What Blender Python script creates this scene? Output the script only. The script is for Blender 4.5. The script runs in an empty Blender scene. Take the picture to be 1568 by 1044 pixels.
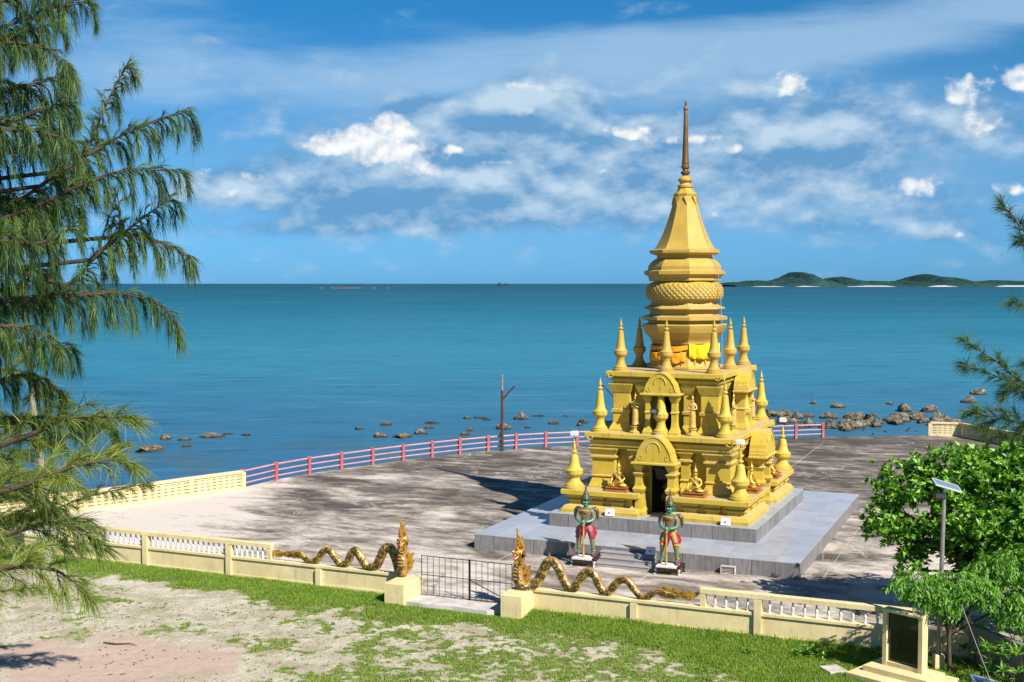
import bpy, bmesh, math, random
import numpy as np
from mathutils import Vector, Matrix, Euler, noise as mnoise
R = math.radians
sc = bpy.context.scene
COL = sc.collection
random.seed(7)
RNG = np.random.default_rng(7)

# ------------------------------------------------------------------ camera
F_PX = 1850.0
CAM_H = 10.7
PITCH = math.atan(88 / F_PX)
cam_d = bpy.data.cameras.new('camera')
cam_d.sensor_width = 36.0
cam_d.lens = 36.0 * F_PX / 1568
cam_d.clip_start = 0.5
cam_d.clip_end = 200000
cam = bpy.data.objects.new('camera', cam_d)
COL.objects.link(cam)
cam.location = (0, 0, CAM_H)
cam.rotation_euler = (math.pi / 2 - PITCH, 0, 0)
sc.camera = cam

# ------------------------------------------------------------------ sun + sky
SUN_EL = R(42)
SUN_DIR = Vector((0.585 * math.cos(SUN_EL), -0.811 * math.cos(SUN_EL), math.sin(SUN_EL)))  # towards the sun
sd = bpy.data.lights.new('sun', 'SUN')
sd.energy = 5.0
sd.angle = R(0.5)
sd.color = (1.0, 0.95, 0.87)
sun = bpy.data.objects.new('sun', sd)
COL.objects.link(sun)
sun.rotation_euler = (-SUN_DIR).to_track_quat('-Z', 'Y').to_euler()
sun.location = (30, -40, 60)

sc.view_settings.view_transform = 'Standard'
sc.view_settings.look = 'None'
sc.view_settings.exposure = 0.88
sc.view_settings.gamma = 1.0
sc.view_settings.use_curve_mapping = False


class NT:
    """small helper to write node trees"""
    def __init__(s, tree):
        s.t = tree
        s.n = tree.nodes
        s.l = tree.links

    def add(s, typ, ins=None, **kw):
        nd = s.n.new(typ)
        for k, v in kw.items():
            setattr(nd, k, v)
        if ins:
            for k, v in ins.items():
                s.set(nd.inputs[k], v)
        return nd

    def set(s, sock, v):
        if isinstance(v, bpy.types.NodeSocket):
            s.l.new(v, sock)
        elif isinstance(v, bpy.types.Node):
            s.l.new(v.outputs[0], sock)
        else:
            if sock.type == 'RGBA' and len(v) == 3:
                v = (*v, 1)
            sock.default_value = v

    def m(s, op, a, b=0.0, c=None, clamp=False):
        nd = s.n.new('ShaderNodeMath')
        nd.operation = op
        nd.use_clamp = clamp
        s.set(nd.inputs[0], a)
        s.set(nd.inputs[1], b)
        if c is not None:
            s.set(nd.inputs[2], c)
        return nd.outputs[0]

    def vm(s, op, a, b=None, out=0):
        nd = s.n.new('ShaderNodeVectorMath')
        nd.operation = op
        s.set(nd.inputs[0], a)
        if b is not None:
            s.set(nd.inputs[1], b)
        return nd.outputs[out]

    def ss(s, v, lo, hi, o0=0.0, o1=1.0, smooth=True):
        nd = s.n.new('ShaderNodeMapRange')
        nd.interpolation_type = 'SMOOTHSTEP' if smooth else 'LINEAR'
        nd.clamp = True
        s.set(nd.inputs[0], v)
        for i, q in enumerate((lo, hi, o0, o1)):
            s.set(nd.inputs[i + 1], q)
        return nd.outputs[0]

    def mix(s, f, a, b, typ='MIX'):
        nd = s.n.new('ShaderNodeMix')
        nd.data_type = 'RGBA'
        nd.blend_type = typ
        s.set(nd.inputs[0], f)
        s.set(nd.inputs[6], a)
        s.set(nd.inputs[7], b)
        return nd.outputs[2]

    def noise(s, vec, scale, detail=4, rough=0.5, dist=0.0, w=None):
        nd = s.n.new('ShaderNodeTexNoise')
        if w is not None:
            nd.noise_dimensions = '4D'
            nd.inputs['W'].default_value = w
        s.set(nd.inputs['Vector'], vec)
        nd.inputs['Scale'].default_value = scale
        nd.inputs['Detail'].default_value = detail
        nd.inputs['Roughness'].default_value = rough
        nd.inputs['Distortion'].default_value = dist
        return nd.outputs[0]

    def mapping(s, vec, scale=(1, 1, 1), rot=(0, 0, 0), loc=(0, 0, 0)):
        nd = s.n.new('ShaderNodeMapping')
        s.set(nd.inputs['Vector'], vec)
        nd.inputs['Scale'].default_value = scale
        nd.inputs['Rotation'].default_value = rot
        nd.inputs['Location'].default_value = loc
        return nd.outputs[0]


def make_world():
    w = bpy.data.worlds.new('World')
    sc.world = w
    w.use_nodes = True
    w.node_tree.nodes.clear()
    w.cycles.sampling_method = 'MANUAL'
    w.cycles.sample_map_resolution = 256
    k = NT(w.node_tree)
    sky = k.add('ShaderNodeTexSky', sky_type='NISHITA')
    sky.sun_disc = False
    sky.sun_elevation = SUN_EL
    sky.sun_rotation = math.atan2(SUN_DIR.x, SUN_DIR.y)
    sky.air_density = 1.0
    sky.dust_density = 0.3
    sky.ozone_density = 3.0
    tc = k.add('ShaderNodeTexCoord').outputs['Generated']
    d = k.vm('NORMALIZE', tc)
    sp = k.add('ShaderNodeSeparateXYZ', {0: d})
    az = k.m('ARCTAN2', sp.outputs[0], sp.outputs[1])
    el = k.m('ARCSINE', sp.outputs[2])
    # the sky of the day: deeper azure overhead, paler towards the sea
    elc = k.m('MAXIMUM', el, 0.0)
    tint = k.mix(k.ss(elc, 0.0, 0.10, smooth=False), (0.23, 0.70, 1.60, 1), (0.27, 0.70, 1.10, 1))
    tint = k.mix(k.ss(elc, 0.08, 0.24), tint, (0.15, 0.70, 1.06, 1))
    base = k.mix(1.0, sky.outputs[0], tint, 'MULTIPLY')
    p = k.add('ShaderNodeCombineXYZ', {0: az, 1: el, 2: 0.0}).outputs[0]

    def gauss(cx, cy, rx, ry, amp, rot=0.0):
        a = math.atan((cx - 784) / F_PX)
        e = math.atan((434 - cy) / F_PX) * math.cos(a)
        q = k.vm('SUBTRACT', p, (a, e, 0))
        if rot:
            q = k.mapping(q, rot=(0, 0, R(-rot)))
        q = k.vm('MULTIPLY', q, (F_PX / rx, F_PX / ry, 0))
        l = k.vm('DOT_PRODUCT', q, q, out=1)
        g = k.m('POWER', math.e, k.m('MULTIPLY', l, -1.0))
        return k.m('MULTIPLY', g, amp)

    def total(lst):
        acc = None
        for a in lst:
            g = gauss(*a)
            acc = g if acc is None else k.m('ADD', acc, g)
        return acc

    # ---- high thin cloud (broad soft veils, tilted)
    veil = k.noise(k.mapping(p, scale=(1.6, 9.0, 1), rot=(0, 0, R(-9))), 1.7, 5, 0.52, 0.5, w=1.3)
    fine = k.noise(k.mapping(p, scale=(3, 16, 1), rot=(0, 0, R(-12))), 3.0, 5, 0.62, 0.6, w=4.0)
    n1 = k.m('ADD', k.m('MULTIPLY', veil, 0.7), k.m('MULTIPLY', fine, 0.3))
    veil_field = total([(430, 115, 330, 46, 0.30, 2), (200, 110, 160, 60, 0.12, 0), (900, 95, 420, 46, 0.34, 6), (1400, 45, 380, 34, 0.34, 8), (100, 95, 160, 50, .1, 0),
                        (150, 20, 260, 32, 0.14, 0), (430, 22, 130, 18, -0.10, 0),
                        (700, 8, 330, 22, -0.25, 0), (1100, 8, 330, 16, -0.2, 5), (1420, 108, 260, 16, -0.10, 6), (340, 215, 110, 35, -0.20, 0)])
    va = k.ss(k.m('ADD', k.m('ADD', k.m('MULTIPLY', k.m('SUBTRACT', n1, 0.5), 1.5), 0.5), veil_field), 0.48, 0.98)
    va = k.m('MULTIPLY', k.m('MULTIPLY', va, 0.66), k.ss(el, 0.03, 0.13))

    # ---- banks of soft grey-white cloud: billowed tops, flat blue-grey undersides
    def deckn(dy):
        q = k.mapping(p, scale=(8.0, 15.0, 1), loc=(0.0, dy, 0))
        a = k.noise(q, 1.1, 2, 0.5, 0.35, w=9.1)
        b = k.noise(q, 2.9, 7, 0.56, 0.10, w=5.5)
        return k.m('ADD', k.m('MULTIPLY', a, 0.50), k.m('MULTIPLY', b, 0.50))
    deck = deckn(0.0)
    deck_field = total([(600, 250, 270, 72, 0.25, 0), (1010, 235, 330, 78, 0.26, 0), (1270, 200, 150, 70, 0.26, 0),
                        (1500, 295, 170, 30, 0.15, 0), (640, 330, 300, 34, 0.18, 0), (900, 315, 180, 32, 0.14, 0),
                        (370, 295, 130, 24, 0.18, 0), (820, 160, 84, 44, 0.34, 0), (1220, 345, 260, 26, 0.14, 0),
                        (650, 165, 100, 22, 0.16, 0), (1490, 180, 70, 34, .18, 0), (430, 350, 120, 12, .12, 0), (1440, 360, 90, 14, .13, 0)])
    belt = k.m('MULTIPLY', k.ss(k.m('ABSOLUTE', k.m('SUBTRACT', el, 0.10)), 0.03, 0.12, 1.0, 0.0),
               k.ss(k.m('ABSOLUTE', az), 0.42, 0.60))
    dk = k.m('ADD', k.m('ADD', deck, deck_field), k.m('MULTIPLY', belt, 0.2))
    da = k.ss(dk, 0.53, 0.76)
    relief = k.m('SUBTRACT', deck, deckn(-0.20))
    shade = total([(560, 318, 200, 20, 0.34, 0), (780, 345, 220, 16, 0.30, 0), (800, 205, 80, 20, 0.45, 0), (1000, 165, 90, 16, 0.36, 0), (1000, 275, 160, 16, 0.26, 0),
                   (1240, 240, 130, 20, 0.35, 0), (660, 300, 140, 14, 0.2, 0), (1130, 155, 60, 16, .3, 0), (1460, 330, 120, 10, .2, 0), (700, 200, 60, 12, .25, 0)])
    shade = k.m('MULTIPLY', shade, k.m('MULTIPLY', deck, 2.0))
    lit_top = total([(820, 145, 66, 24, 0.55, 0), (1190, 195, 60, 22, .25, 0), (1290, 190, 60, 22, 0.25, 0), (880, 240, 120, 14, .22, 0), (740, 265, 80, 12, .2, 0), (1150, 205, 60, 14, .2, 0),
                     (620, 275, 90, 14, .2, 0), (950, 300, 120, 10, .16, 0), (1400, 275, 60, 12, .15, 0)])
    dl = k.m('ADD', k.m('MULTIPLY', relief, 5.2), 0.36)
    dl = k.m('ADD', dl, k.m('MULTIPLY', k.m('SUBTRACT', dk, 0.70), 0.5))
    dl = k.m('SUBTRACT', k.m('ADD', dl, lit_top), shade, clamp=True)

    # ---- bright fair-weather cumulus with cauliflower edges
    def puffn(dx, dy):
        q = k.mapping(p, scale=(1.0, 1.25, 1), loc=(dx, dy, 0))
        a = k.noise(q, 20.0, 1, 0.5, 0.2, w=3.0)
        v = k.add('ShaderNodeTexVoronoi', {'Vector': k.vm('ADD', q, k.vm('MULTIPLY', k.add('ShaderNodeTexNoise', {'Vector': q, 'Scale': 70.0, 'Detail': 3.0}).outputs[1], (0.012, 0.012, 0.012))), 'Scale': 62.0})
        v.feature = 'SMOOTH_F1'
        v.inputs['Smoothness'].default_value = 0.5
        b = k.noise(q, 90.0, 6, 0.58, 0.2, w=6.0)
        vv = k.m('SUBTRACT', 0.85, v.outputs['Distance'])
        return k.m('ADD', k.m('ADD', k.m('MULTIPLY', a, 0.42), k.m('MULTIPLY', b, 0.38)), k.m('MULTIPLY', vv, 0.20))
    puff = puffn(0, 0)
    cum_field = total([(560, 228, 80, 22, 0.34, -4), (606, 198, 38, 20, 0.34, 0), (632, 244, 50, 22, 0.28, 0),
                       (500, 230, 38, 12, 0.24, 0), (655, 264, 30, 12, 0.24, 0), (640, 205, 28, 8, .2, 0), (545, 207, 30, 14, .2, 0),
                       (945, 200, 32, 14, 0.27, 0), (972, 207, 28, 10, 0.22, 0), (1045, 216, 54, 13, 0.26, 0), (1120, 230, 14, 10, 0.2, 0),
                       (1215, 134, 34, 28, 0.38, 0), (1462, 142, 28, 26, 0.34, 0), (1500, 190, 26, 22, 0.22, 0),
                       (1556, 122, 34, 28, 0.36, 0), (1390, 288, 44, 18, 0.26, 0), (1335, 262, 20, 8, 0.2, 0),
                       (440, 298, 60, 9, 0.20, 0), (384, 272, 24, 10, 0.20, 0), (316, 268, 14, 12, 0.15, 0),
                       (350, 300, 30, 9, 0.18, 0), (790, 134, 34, 8, 0.20, 0), (880, 230, 50, 9, 0.18, 0), (820, 155, 44, 24, .17, 0),
                       (840, 258, 30, 7, 0.18, 0), (1540, 290, 40, 12, 0.18, 0), (1095, 328, 18, 8, 0.16, 0),
                       (1440, 360, 44, 9, 0.14, 0), (700, 232, 30, 9, 0.18, 0), (930, 262, 40, 9, 0.18, 0), (520, 348, 26, 5, .12, 0), (760, 250, 50, 7, .14, 0), (1160, 200, 50, 14, .13, 0), (1280, 190, 60, 20, .12, 0)])
    big = k.noise(p, 9.0, 2, 0.5, 0.0, w=7.7)
    elsewhere = k.m('MULTIPLY', k.m('MULTIPLY', belt, k.ss(big, 0.5, 0.66)), 0.28)
    cf = k.m('ADD', k.m('ADD', puff, cum_field), elsewhere)
    ca = k.m('MULTIPLY', k.ss(cf, 0.60, 0.76), k.ss(k.m('ADD', cum_field, elsewhere), 0.03, 0.10))
    crelief = k.m('SUBTRACT', puff, puffn(0.0028, -0.0060))
    cl = k.m('ADD', k.m('MULTIPLY', crelief, 3.2), 0.46)
    cl = k.m('ADD', cl, k.m('MULTIPLY', k.m('SUBTRACT', cf, 0.70), 1.5), clamp=True)

    S = 11.0     # sky units of a sunlit white cloud
    c_veil = (0.42 * S, 0.63 * S, 0.84 * S, 1)
    c_deck = k.mix(dl, (0.13 * S, 0.33 * S, 0.59 * S, 1), (0.58 * S, 0.73 * S, 0.86 * S, 1))
    c_cum = k.mix(cl, (0.33 * S, 0.50 * S, 0.70 * S, 1), (1.0 * S, 1.0 * S, 1.0 * S, 1))
    bank = total([(640, 260, 330, 105, 0.55, 0), (1010, 240, 340, 100, 0.50, 0), (1330, 240, 260, 100, 0.50, 0)])
    bank = k.m('MULTIPLY', k.m('MINIMUM', bank, 0.62), k.ss(n1, 0.2, 0.6, 0.6, 1.0))
    base = k.mix(bank, base, (0.27 * S, 0.49 * S, 0.76 * S, 1))
    col = k.mix(va, base, c_veil)
    col = k.mix(k.m('MULTIPLY', k.m('MAXIMUM', da, k.m('MULTIPLY', shade, 0.9)), 0.84), col, c_deck)
    col = k.mix(k.m('MULTIPLY', ca, 0.95), col, c_cum)
    bg = k.add('ShaderNodeBackground', {0: col, 1: 0.05})
    out = k.add('ShaderNodeOutputWorld')
    k.l.new(bg.outputs[0], out.inputs[0])


make_world()

# ------------------------------------------------------------------ materials
MATS = {}


def new_mat(name, rough=0.6, spec=0.5, metal=0.0):
    m = bpy.data.materials.new(name)
    m.use_nodes = True
    k = NT(m.node_tree)
    b = k.n['Principled BSDF']
    b.inputs['Roughness'].default_value = rough
    b.inputs['Specular IOR Level'].default_value = spec
    b.inputs['Metallic'].default_value = metal
    MATS[name] = m
    return m, k, b


def bump(k, b, h, strength=0.3, dist=0.02):
    nd = k.add('ShaderNodeBump', {'Height': h, 'Strength': strength, 'Distance': dist})
    k.l.new(nd.outputs[0], b.inputs['Normal'])


def simple(name, col, rough=0.6, spec=0.4, metal=0.0, var=0.15, scale=3.0, bmp=0.1):
    m, k, b = new_mat(name, rough, spec, metal)
    tc = k.add('ShaderNodeTexCoord').outputs['Object']
    n = k.noise(tc, scale, 5, 0.6)
    f = k.ss(n, 0.3, 0.7, 1 - var, 1 + var, smooth=False)
    c = k.vm('SCALE', (*col,))
    nd = c.node
    k.set(nd.inputs['Scale'], f)
    k.l.new(c, b.inputs['Base Color'])
    if bmp:
        bump(k, b, k.noise(tc, scale * 8, 4, 0.6), bmp, 0.01)
    return m


def weathered_paint(name, col, dirt=(0.30, 0.25, 0.17), streak=0.45, dust=0.0, dust_col=(0.5, 0.42, 0.36), rough=0.55):
    m, k, b = new_mat(name, rough, 0.35)
    tc = k.add('ShaderNodeTexCoord').outputs['Object']
    geo = k.add('ShaderNodeNewGeometry')
    n1 = k.noise(tc, 1.3, 5, 0.6, w=1.0)
    n2 = k.noise(k.mapping(tc, scale=(7, 7, 0.8)), 1.2, 6, 0.65, 0.3, w=2.0)
    n3 = k.noise(tc, 9.0, 6, 0.7, w=5.0)
    n4 = k.noise(tc, 0.7, 6, 0.7, 0.6, w=11.0)
    pale = tuple(min(1, q * 0.8 + 0.20 * max(col)) for q in col)
    deep = tuple(q * f for q, f in zip(col, (0.78, 0.70, 0.60)))
    cc = k.mix(k.ss(n4, 0.50, 0.72, 0, 0.55), (*col, 1), (*pale, 1))
    cc = k.mix(k.ss(n4, 0.48, 0.30, 0, 0.50), cc, (*deep, 1))
    sc_ = k.vm('SCALE', cc)
    k.set(sc_.node.inputs['Scale'], k.ss(n1, 0.3, 0.7, 0.86, 1.1, smooth=False))
    f = k.m('MULTIPLY', k.ss(n2, 0.50, 0.72), k.ss(n3, 0.33, 0.58))
    c = k.mix(k.m('MULTIPLY', f, streak), sc_, (*dirt, 1))
    spots = k.m('MULTIPLY', k.ss(n3, 0.66, 0.74), 0.35)
    c = k.mix(spots, c, (*dirt, 1))
    if dust > 0:      # grime and bleaching lying on surfaces that face up
        nz = k.add('ShaderNodeSeparateXYZ', {0: geo.outputs['Normal']}).outputs[2]
        up = k.ss(nz, 0.8, 0.97)
        c = k.mix(k.m('MULTIPLY', k.m('MULTIPLY', up, dust), k.ss(n3, 0.25, 0.55, 0.6, 1.0)), c, (*dust_col, 1))
    k.l.new(c, b.inputs['Base Color'])
    bump(k, b, k.m('ADD', n3, k.m('MULTIPLY', n2, 0.5)), 0.25, 0.02)
    return m


weathered_paint('yellow_paint', (0.64, 0.455, 0.052), dirt=(0.27, 0.18, 0.06), streak=0.78, dust=0.75, dust_col=(0.55, 0.43, 0.30))
weathered_paint('tower_paint', (0.56, 0.365, 0.060), dirt=(0.36, 0.25, 0.10), streak=0.55, dust=0.3)
weathered_paint('cream_paint', (0.86, 0.70, 0.37), dirt=(0.36, 0.30, 0.20), streak=0.55)
weathered_paint('white_paint', (0.82, 0.80, 0.76), dirt=(0.4, 0.38, 0.33), streak=0.3)
weathered_paint('grey_wall', (0.22, 0.23, 0.22), dirt=(0.10, 0.10, 0.09), streak=0.6)
weathered_paint('red_paint', (0.48, 0.12, 0.13), dirt=(0.62, 0.40, 0.42), streak=0.9)
weathered_paint('pink_rail', (0.60, 0.31, 0.35), dirt=(0.36, 0.08, 0.08), streak=0.95)
simple('interior_shade', (0.015, 0.012, 0.010), 0.9, 0.1)  # near-black colour standing for the shade inside the doorways
simple('bronze', (0.20, 0.105, 0.038), 0.42, 0.5, 0.35, 0.3, 2.0)
simple('gold_leaf', (0.85, 0.52, 0.08), 0.30, 0.5, 0.65, 0.25, 6.0, 0.2)
simple('gold_robe', (0.74, 0.48, 0.12), 0.42, 0.5, 0.2, 0.3, 6.0, 0.2)
simple('lotus_base', (0.42, 0.17, 0.04), 0.5, 0.4, 0.2, 0.3, 8)
simple('cloth_yellow', (0.85, 0.50, 0.01), 0.8, 0.2, 0, 0.12, 2.0, 0.3)
simple('cloth_orange', (0.88, 0.36, 0.02), 0.8, 0.2, 0, 0.15, 2.0, 0.3)
simple('iron', (0.035, 0.030, 0.030), 0.5, 0.4, 0.3, 0.3, 4)
simple('rusty_pole', (0.12, 0.045, 0.03), 0.6, 0.3, 0.1, 0.35, 3)
simple('grey_metal', (0.34, 0.31, 0.27), 0.45, 0.4, 0.3, 0.3, 3)
simple('white_plastic', (0.84, 0.84, 0.84), 0.35, 0.4, 0, 0.05)
simple('wire', (0.42, 0.40, 0.36), 0.5, 0.3)
simple('skin_green', (0.03, 0.30, 0.20), 0.35, 0.5, 0, 0.25, 8)
simple('trim_red', (0.40, 0.025, 0.045), 0.4, 0.5, 0, 0.3, 9)
simple('club_gold', (0.60, 0.30, 0.07), 0.45, 0.4, 0.1, 0.3, 9)
simple('headdress', (0.13, 0.11, 0.06), 0.4, 0.5, 0.3, 0.5, 12, 0.3)
simple('face_white', (0.75, 0.75, 0.7), 0.5)
simple('face_dark', (0.01, 0.02, 0.02), 0.5)
simple('joint_mortar', (0.46, 0.40, 0.34), 0.9, 0.1, 0, 0.35, 0.6, 0)
simple('step_stone', (0.36, 0.335, 0.335), 0.55, 0.3)
simple('hull', (0.02, 0.03, 0.06), 0.6)
simple('bark', (0.10, 0.075, 0.055), 0.9, 0.1, 0, 0.4, 5, 0.5)
simple('pale_bark', (0.42, 0.37, 0.30), 0.9, 0.1, 0, 0.4, 3, 0.5)
simple('dead_leaf', (0.10, 0.07, 0.045), 0.9, 0.1, 0, 0.4, 5)


def solar_mat():
    m, k, b = new_mat('solar_cells', 0.12, 0.7)
    tc = k.add('ShaderNodeTexCoord').outputs['Object']
    n = k.add('ShaderNodeTexBrick', {'Vector': tc, 'Scale': 9.0, 'Color1': (0.10, 0.16, 0.26, 1), 'Color2': (0.13, 0.19, 0.30, 1),
                                     'Mortar': (0.4, 0.44, 0.5, 1), 'Mortar Size': 0.03})
    k.l.new(n.outputs[0], b.inputs['Base Color'])


solar_mat()


def granite_mat():
    m, k, b = new_mat('black_granite', 0.08, 0.6)
    tc = k.add('ShaderNodeTexCoord').outputs['Object']
    n = k.noise(tc, 60, 3, 0.7)
    c = k.mix(k.ss(n, 0.55, 0.7), (0.010, 0.010, 0.011, 1), (0.04, 0.04, 0.042, 1))
    k.l.new(c, b.inputs['Base Color'])


granite_mat()


def clad_mat():
    # blue-grey granite cladding of the platform, with faint streaks
    m, k, b = new_mat('stone_cladding', 0.5, 0.35)
    tc = k.add('ShaderNodeTexCoord').outputs['Object']
    inf = k.add('ShaderNodeObjectInfo').outputs['Random']
    v = k.add('ShaderNodeCombineXYZ', {0: k.m('MULTIPLY', inf, 40), 1: k.m('MULTIPLY', inf, 17), 2: 0.0}).outputs[0]
    p = k.vm('ADD', tc, v)
    n = k.noise(k.mapping(p, scale=(6, 6, 0.8)), 2.0, 5, 0.6)
    n2 = k.noise(p, 1.1, 5, 0.6)
    c = k.mix(k.ss(n, 0.35, 0.7), (0.20, 0.185, 0.185, 1), (0.29, 0.27, 0.265, 1))
    c = k.mix(k.ss(n2, 0.55, 0.8, 0, 0.35), c, (0.40, 0.35, 0.30, 1))
    f = k.ss(inf, 0, 1, 0.86, 1.12, smooth=False)
    s = k.vm('SCALE', c)
    k.set(s.node.inputs['Scale'], f)
    k.l.new(s, b.inputs['Base Color'])


clad_mat()


def tile_mat():
    m, k, b = new_mat('stone_tile', 0.32, 0.5)
    tc = k.add('ShaderNodeTexCoord').outputs['Object']
    inf = k.add('ShaderNodeObjectInfo').outputs['Random']
    v = k.add('ShaderNodeCombineXYZ', {0: k.m('MULTIPLY', inf, 40), 1: k.m('MULTIPLY', inf, 17), 2: 0.0}).outputs[0]
    p = k.vm('ADD', tc, v)
    n2 = k.noise(p, 1.6, 6, 0.65)
    geo = k.add('ShaderNodeNewGeometry').outputs['Position']
    n3 = k.noise(geo, 0.35, 5, 0.6, 0.4)
    c = k.mix(k.ss(n2, 0.3, 0.75), (0.36, 0.385, 0.44, 1), (0.46, 0.47, 0.51, 1))
    c = k.mix(k.ss(n3, 0.52, 0.7, 0, 0.45), c, (0.52, 0.47, 0.42, 1))
    f = k.ss(inf, 0, 1, 0.9, 1.08, smooth=False)
    s = k.vm('SCALE', c)
    k.set(s.node.inputs['Scale'], f)
    k.l.new(s, b.inputs['Base Color'])


tile_mat()


def concrete_mat():
    m, k, b = new_mat('weathered_concrete', 0.8, 0.2)
    geo = k.add('ShaderNodeNewGeometry').outputs['Position']
    pr = k.mapping(geo, rot=(0, 0, R(23.5)))
    st = k.mapping(pr, scale=(0.32, 0.62, 1))
    big = k.noise(st, 0.55, 8, 0.66, 0.8, w=1.1)
    med = k.noise(k.mapping(pr, scale=(0.55, 1.2, 1)), 1.0, 8, 0.62, 0.8, w=2.7)
    fine = k.noise(geo, 5.5, 8, 0.72, w=3.3)
    t = k.m('ADD', k.m('ADD', k.m('MULTIPLY', big, 0.50), k.m('MULTIPLY', med, 0.36)), k.m('MULTIPLY', fine, 0.14))
    t = k.m('ADD', k.m('MULTIPLY', k.m('SUBTRACT', t, 0.5), 1.40), 0.500)
    # algae-dark areas concentrate over the middle and far side; the left end is clean and pale
    sp = k.add('ShaderNodeSeparateXYZ', {0: geo})
    clean = k.m('MULTIPLY', k.ss(k.m('ADD', sp.outputs[0], k.m('MULTIPLY', k.noise(geo, 0.25, 4, 0.6, w=8.0), 6.0)), -12.0, -6.5, 1.0, 0.0), 1.0)
    clean2 = k.m('MULTIPLY', k.ss(sp.outputs[0], 19, 25), k.ss(sp.outputs[1], 62, 74, 1, 0.0))
    nearf = k.ss(sp.outputs[1], 44, 60, 0.075, 0.0)
    farf = k.ss(sp.outputs[1], 58, 74, 0.0, 0.035)
    t = k.m('ADD', t, k.m('MULTIPLY', clean, 0.22))
    t = k.m('ADD', t, k.m('MULTIPLY', clean2, 0.04))
    t = k.m('ADD', t, nearf)
    t = k.m('SUBTRACT', t, farf)
    ramp = k.add('ShaderNodeValToRGB', {0: t})
    e = ramp.color_ramp.elements
    e[0].position = 0.40
    e[0].color = (0.088, 0.073, 0.060, 1)
    e[1].position = 0.66
    e[1].color = (0.67, 0.585, 0.51, 1)
    for pos, c in ((0.455, (0.13, 0.110, 0.090, 1)), (0.515, (0.235, 0.198, 0.162, 1)), (0.575, (0.41, 0.35, 0.295, 1))):
        q = e.new(pos)
        q.color = c
    c = ramp.outputs[0]
    # pale scuffed drag lines
    sw = k.noise(k.mapping(pr, scale=(0.16, 2.6, 1), rot=(0, 0, R(-14))), 1.1, 5, 0.55, 1.2, w=6.0)
    c = k.mix(k.ss(sw, 0.60, 0.72, 0, 0.40), c, (0.58, 0.50, 0.44, 1))
    # hairline cracks with pale edges, and dried puddle rims
    wob = k.add('ShaderNodeTexNoise', {'Vector': geo, 'Scale': 0.8, 'Detail': 5.0}).outputs[1]
    vq = k.vm('ADD', pr, k.vm('MULTIPLY', wob, (1.6, 1.6, 0)))
    vo = k.add('ShaderNodeTexVoronoi', {'Vector': vq, 'Scale': 0.17})
    vo.feature = 'DISTANCE_TO_EDGE'
    dd = vo.outputs['Distance']
    c = k.mix(k.ss(dd, 0.000, 0.004, 0.45, 0.0), c, (0.09, 0.075, 0.06, 1))
    pud = k.noise(geo, 0.20, 4, 0.5, 0.8, w=21.0)
    c = k.mix(k.ss(k.m('ABSOLUTE', k.m('SUBTRACT', pud, 0.57)), 0.0, 0.007, 0.5, 0.0), c, (0.62, 0.55, 0.50, 1))
    k.l.new(c, b.inputs['Base Color'])
    bump(k, b, fine, 0.3, 0.01)
    # cast joints are geometry; here only relief


concrete_mat()


def plain_concrete():
    m, k, b = new_mat('pale_concrete', 0.8, 0.2)
    tc = k.add('ShaderNodeNewGeometry').outputs['Position']
    n = k.noise(tc, 2.0, 7, 0.65)
    c = k.mix(k.ss(n, 0.35, 0.7), (0.50, 0.44, 0.40, 1), (0.72, 0.66, 0.61, 1))
    k.l.new(c, b.inputs['Base Color'])
    bump(k, b, n, 0.3, 0.02)


plain_concrete()


def ground_mat():
    m, k, b = new_mat('sandy_turf', 0.9, 0.1)
    geo = k.add('ShaderNodeNewGeometry').outputs['Position']
    g = k.add('ShaderNodeAttribute', attribute_name='grass').outputs['Fac']
    pk = k.add('ShaderNodeAttribute', attribute_name='pink').outputs['Fac']
    n1 = k.noise(geo, 6.0, 8, 0.75, 0.5, w=1.0)
    n2 = k.noise(geo, 1.1, 6, 0.65, 0.4, w=2.0)
    n3 = k.noise(geo, 26.0, 4, 0.7, w=3.0)
    sand = k.mix(k.ss(n2, 0.35, 0.65), (0.42, 0.35, 0.25, 1), (0.64, 0.575, 0.465, 1))
    sand = k.mix(k.ss(n1, 0.58, 0.72, 0, 0.55), sand, (0.24, 0.19, 0.12, 1))
    pink = k.mix(k.ss(n1, 0.4, 0.7), (0.56, 0.42, 0.34, 1), (0.47, 0.34, 0.26, 1))
    pink = k.mix(k.ss(n3, 0.60, 0.68, 0, 0.5), pink, (0.20, 0.12, 0.07, 1))
    spk = k.noise(geo, 13.0, 5, 0.75, 0.4, w=9.0)
    spm = k.noise(geo, 0.8, 4, 0.6, w=10.0)
    sand = k.mix(k.m('MULTIPLY', k.ss(spk, 0.50, 0.60), k.ss(spm, 0.35, 0.62, 0.25, 0.85)), sand, (0.17, 0.21, 0.06, 1))
    sand = k.mix(k.ss(spk, 0.42, 0.34, 0, 0.5), sand, (0.78, 0.74, 0.66, 1))
    base = k.mix(pk, sand, pink)
    green = k.mix(k.ss(n1, 0.3, 0.7), (0.085, 0.19, 0.018, 1), (0.20, 0.30, 0.05, 1))
    green = k.mix(k.ss(n2, 0.5, 0.75, 0, 0.5), green, (0.28, 0.29, 0.10, 1))
    gm = k.ss(k.m('ADD', g, k.m('MULTIPLY', k.m('SUBTRACT', n1, 0.5), 0.9)), 0.30, 0.62)
    c = k.mix(gm, base, green)
    k.l.new(c, b.inputs['Base Color'])
    bump(k, b, n1, 0.8, 0.05)


ground_mat()


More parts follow.
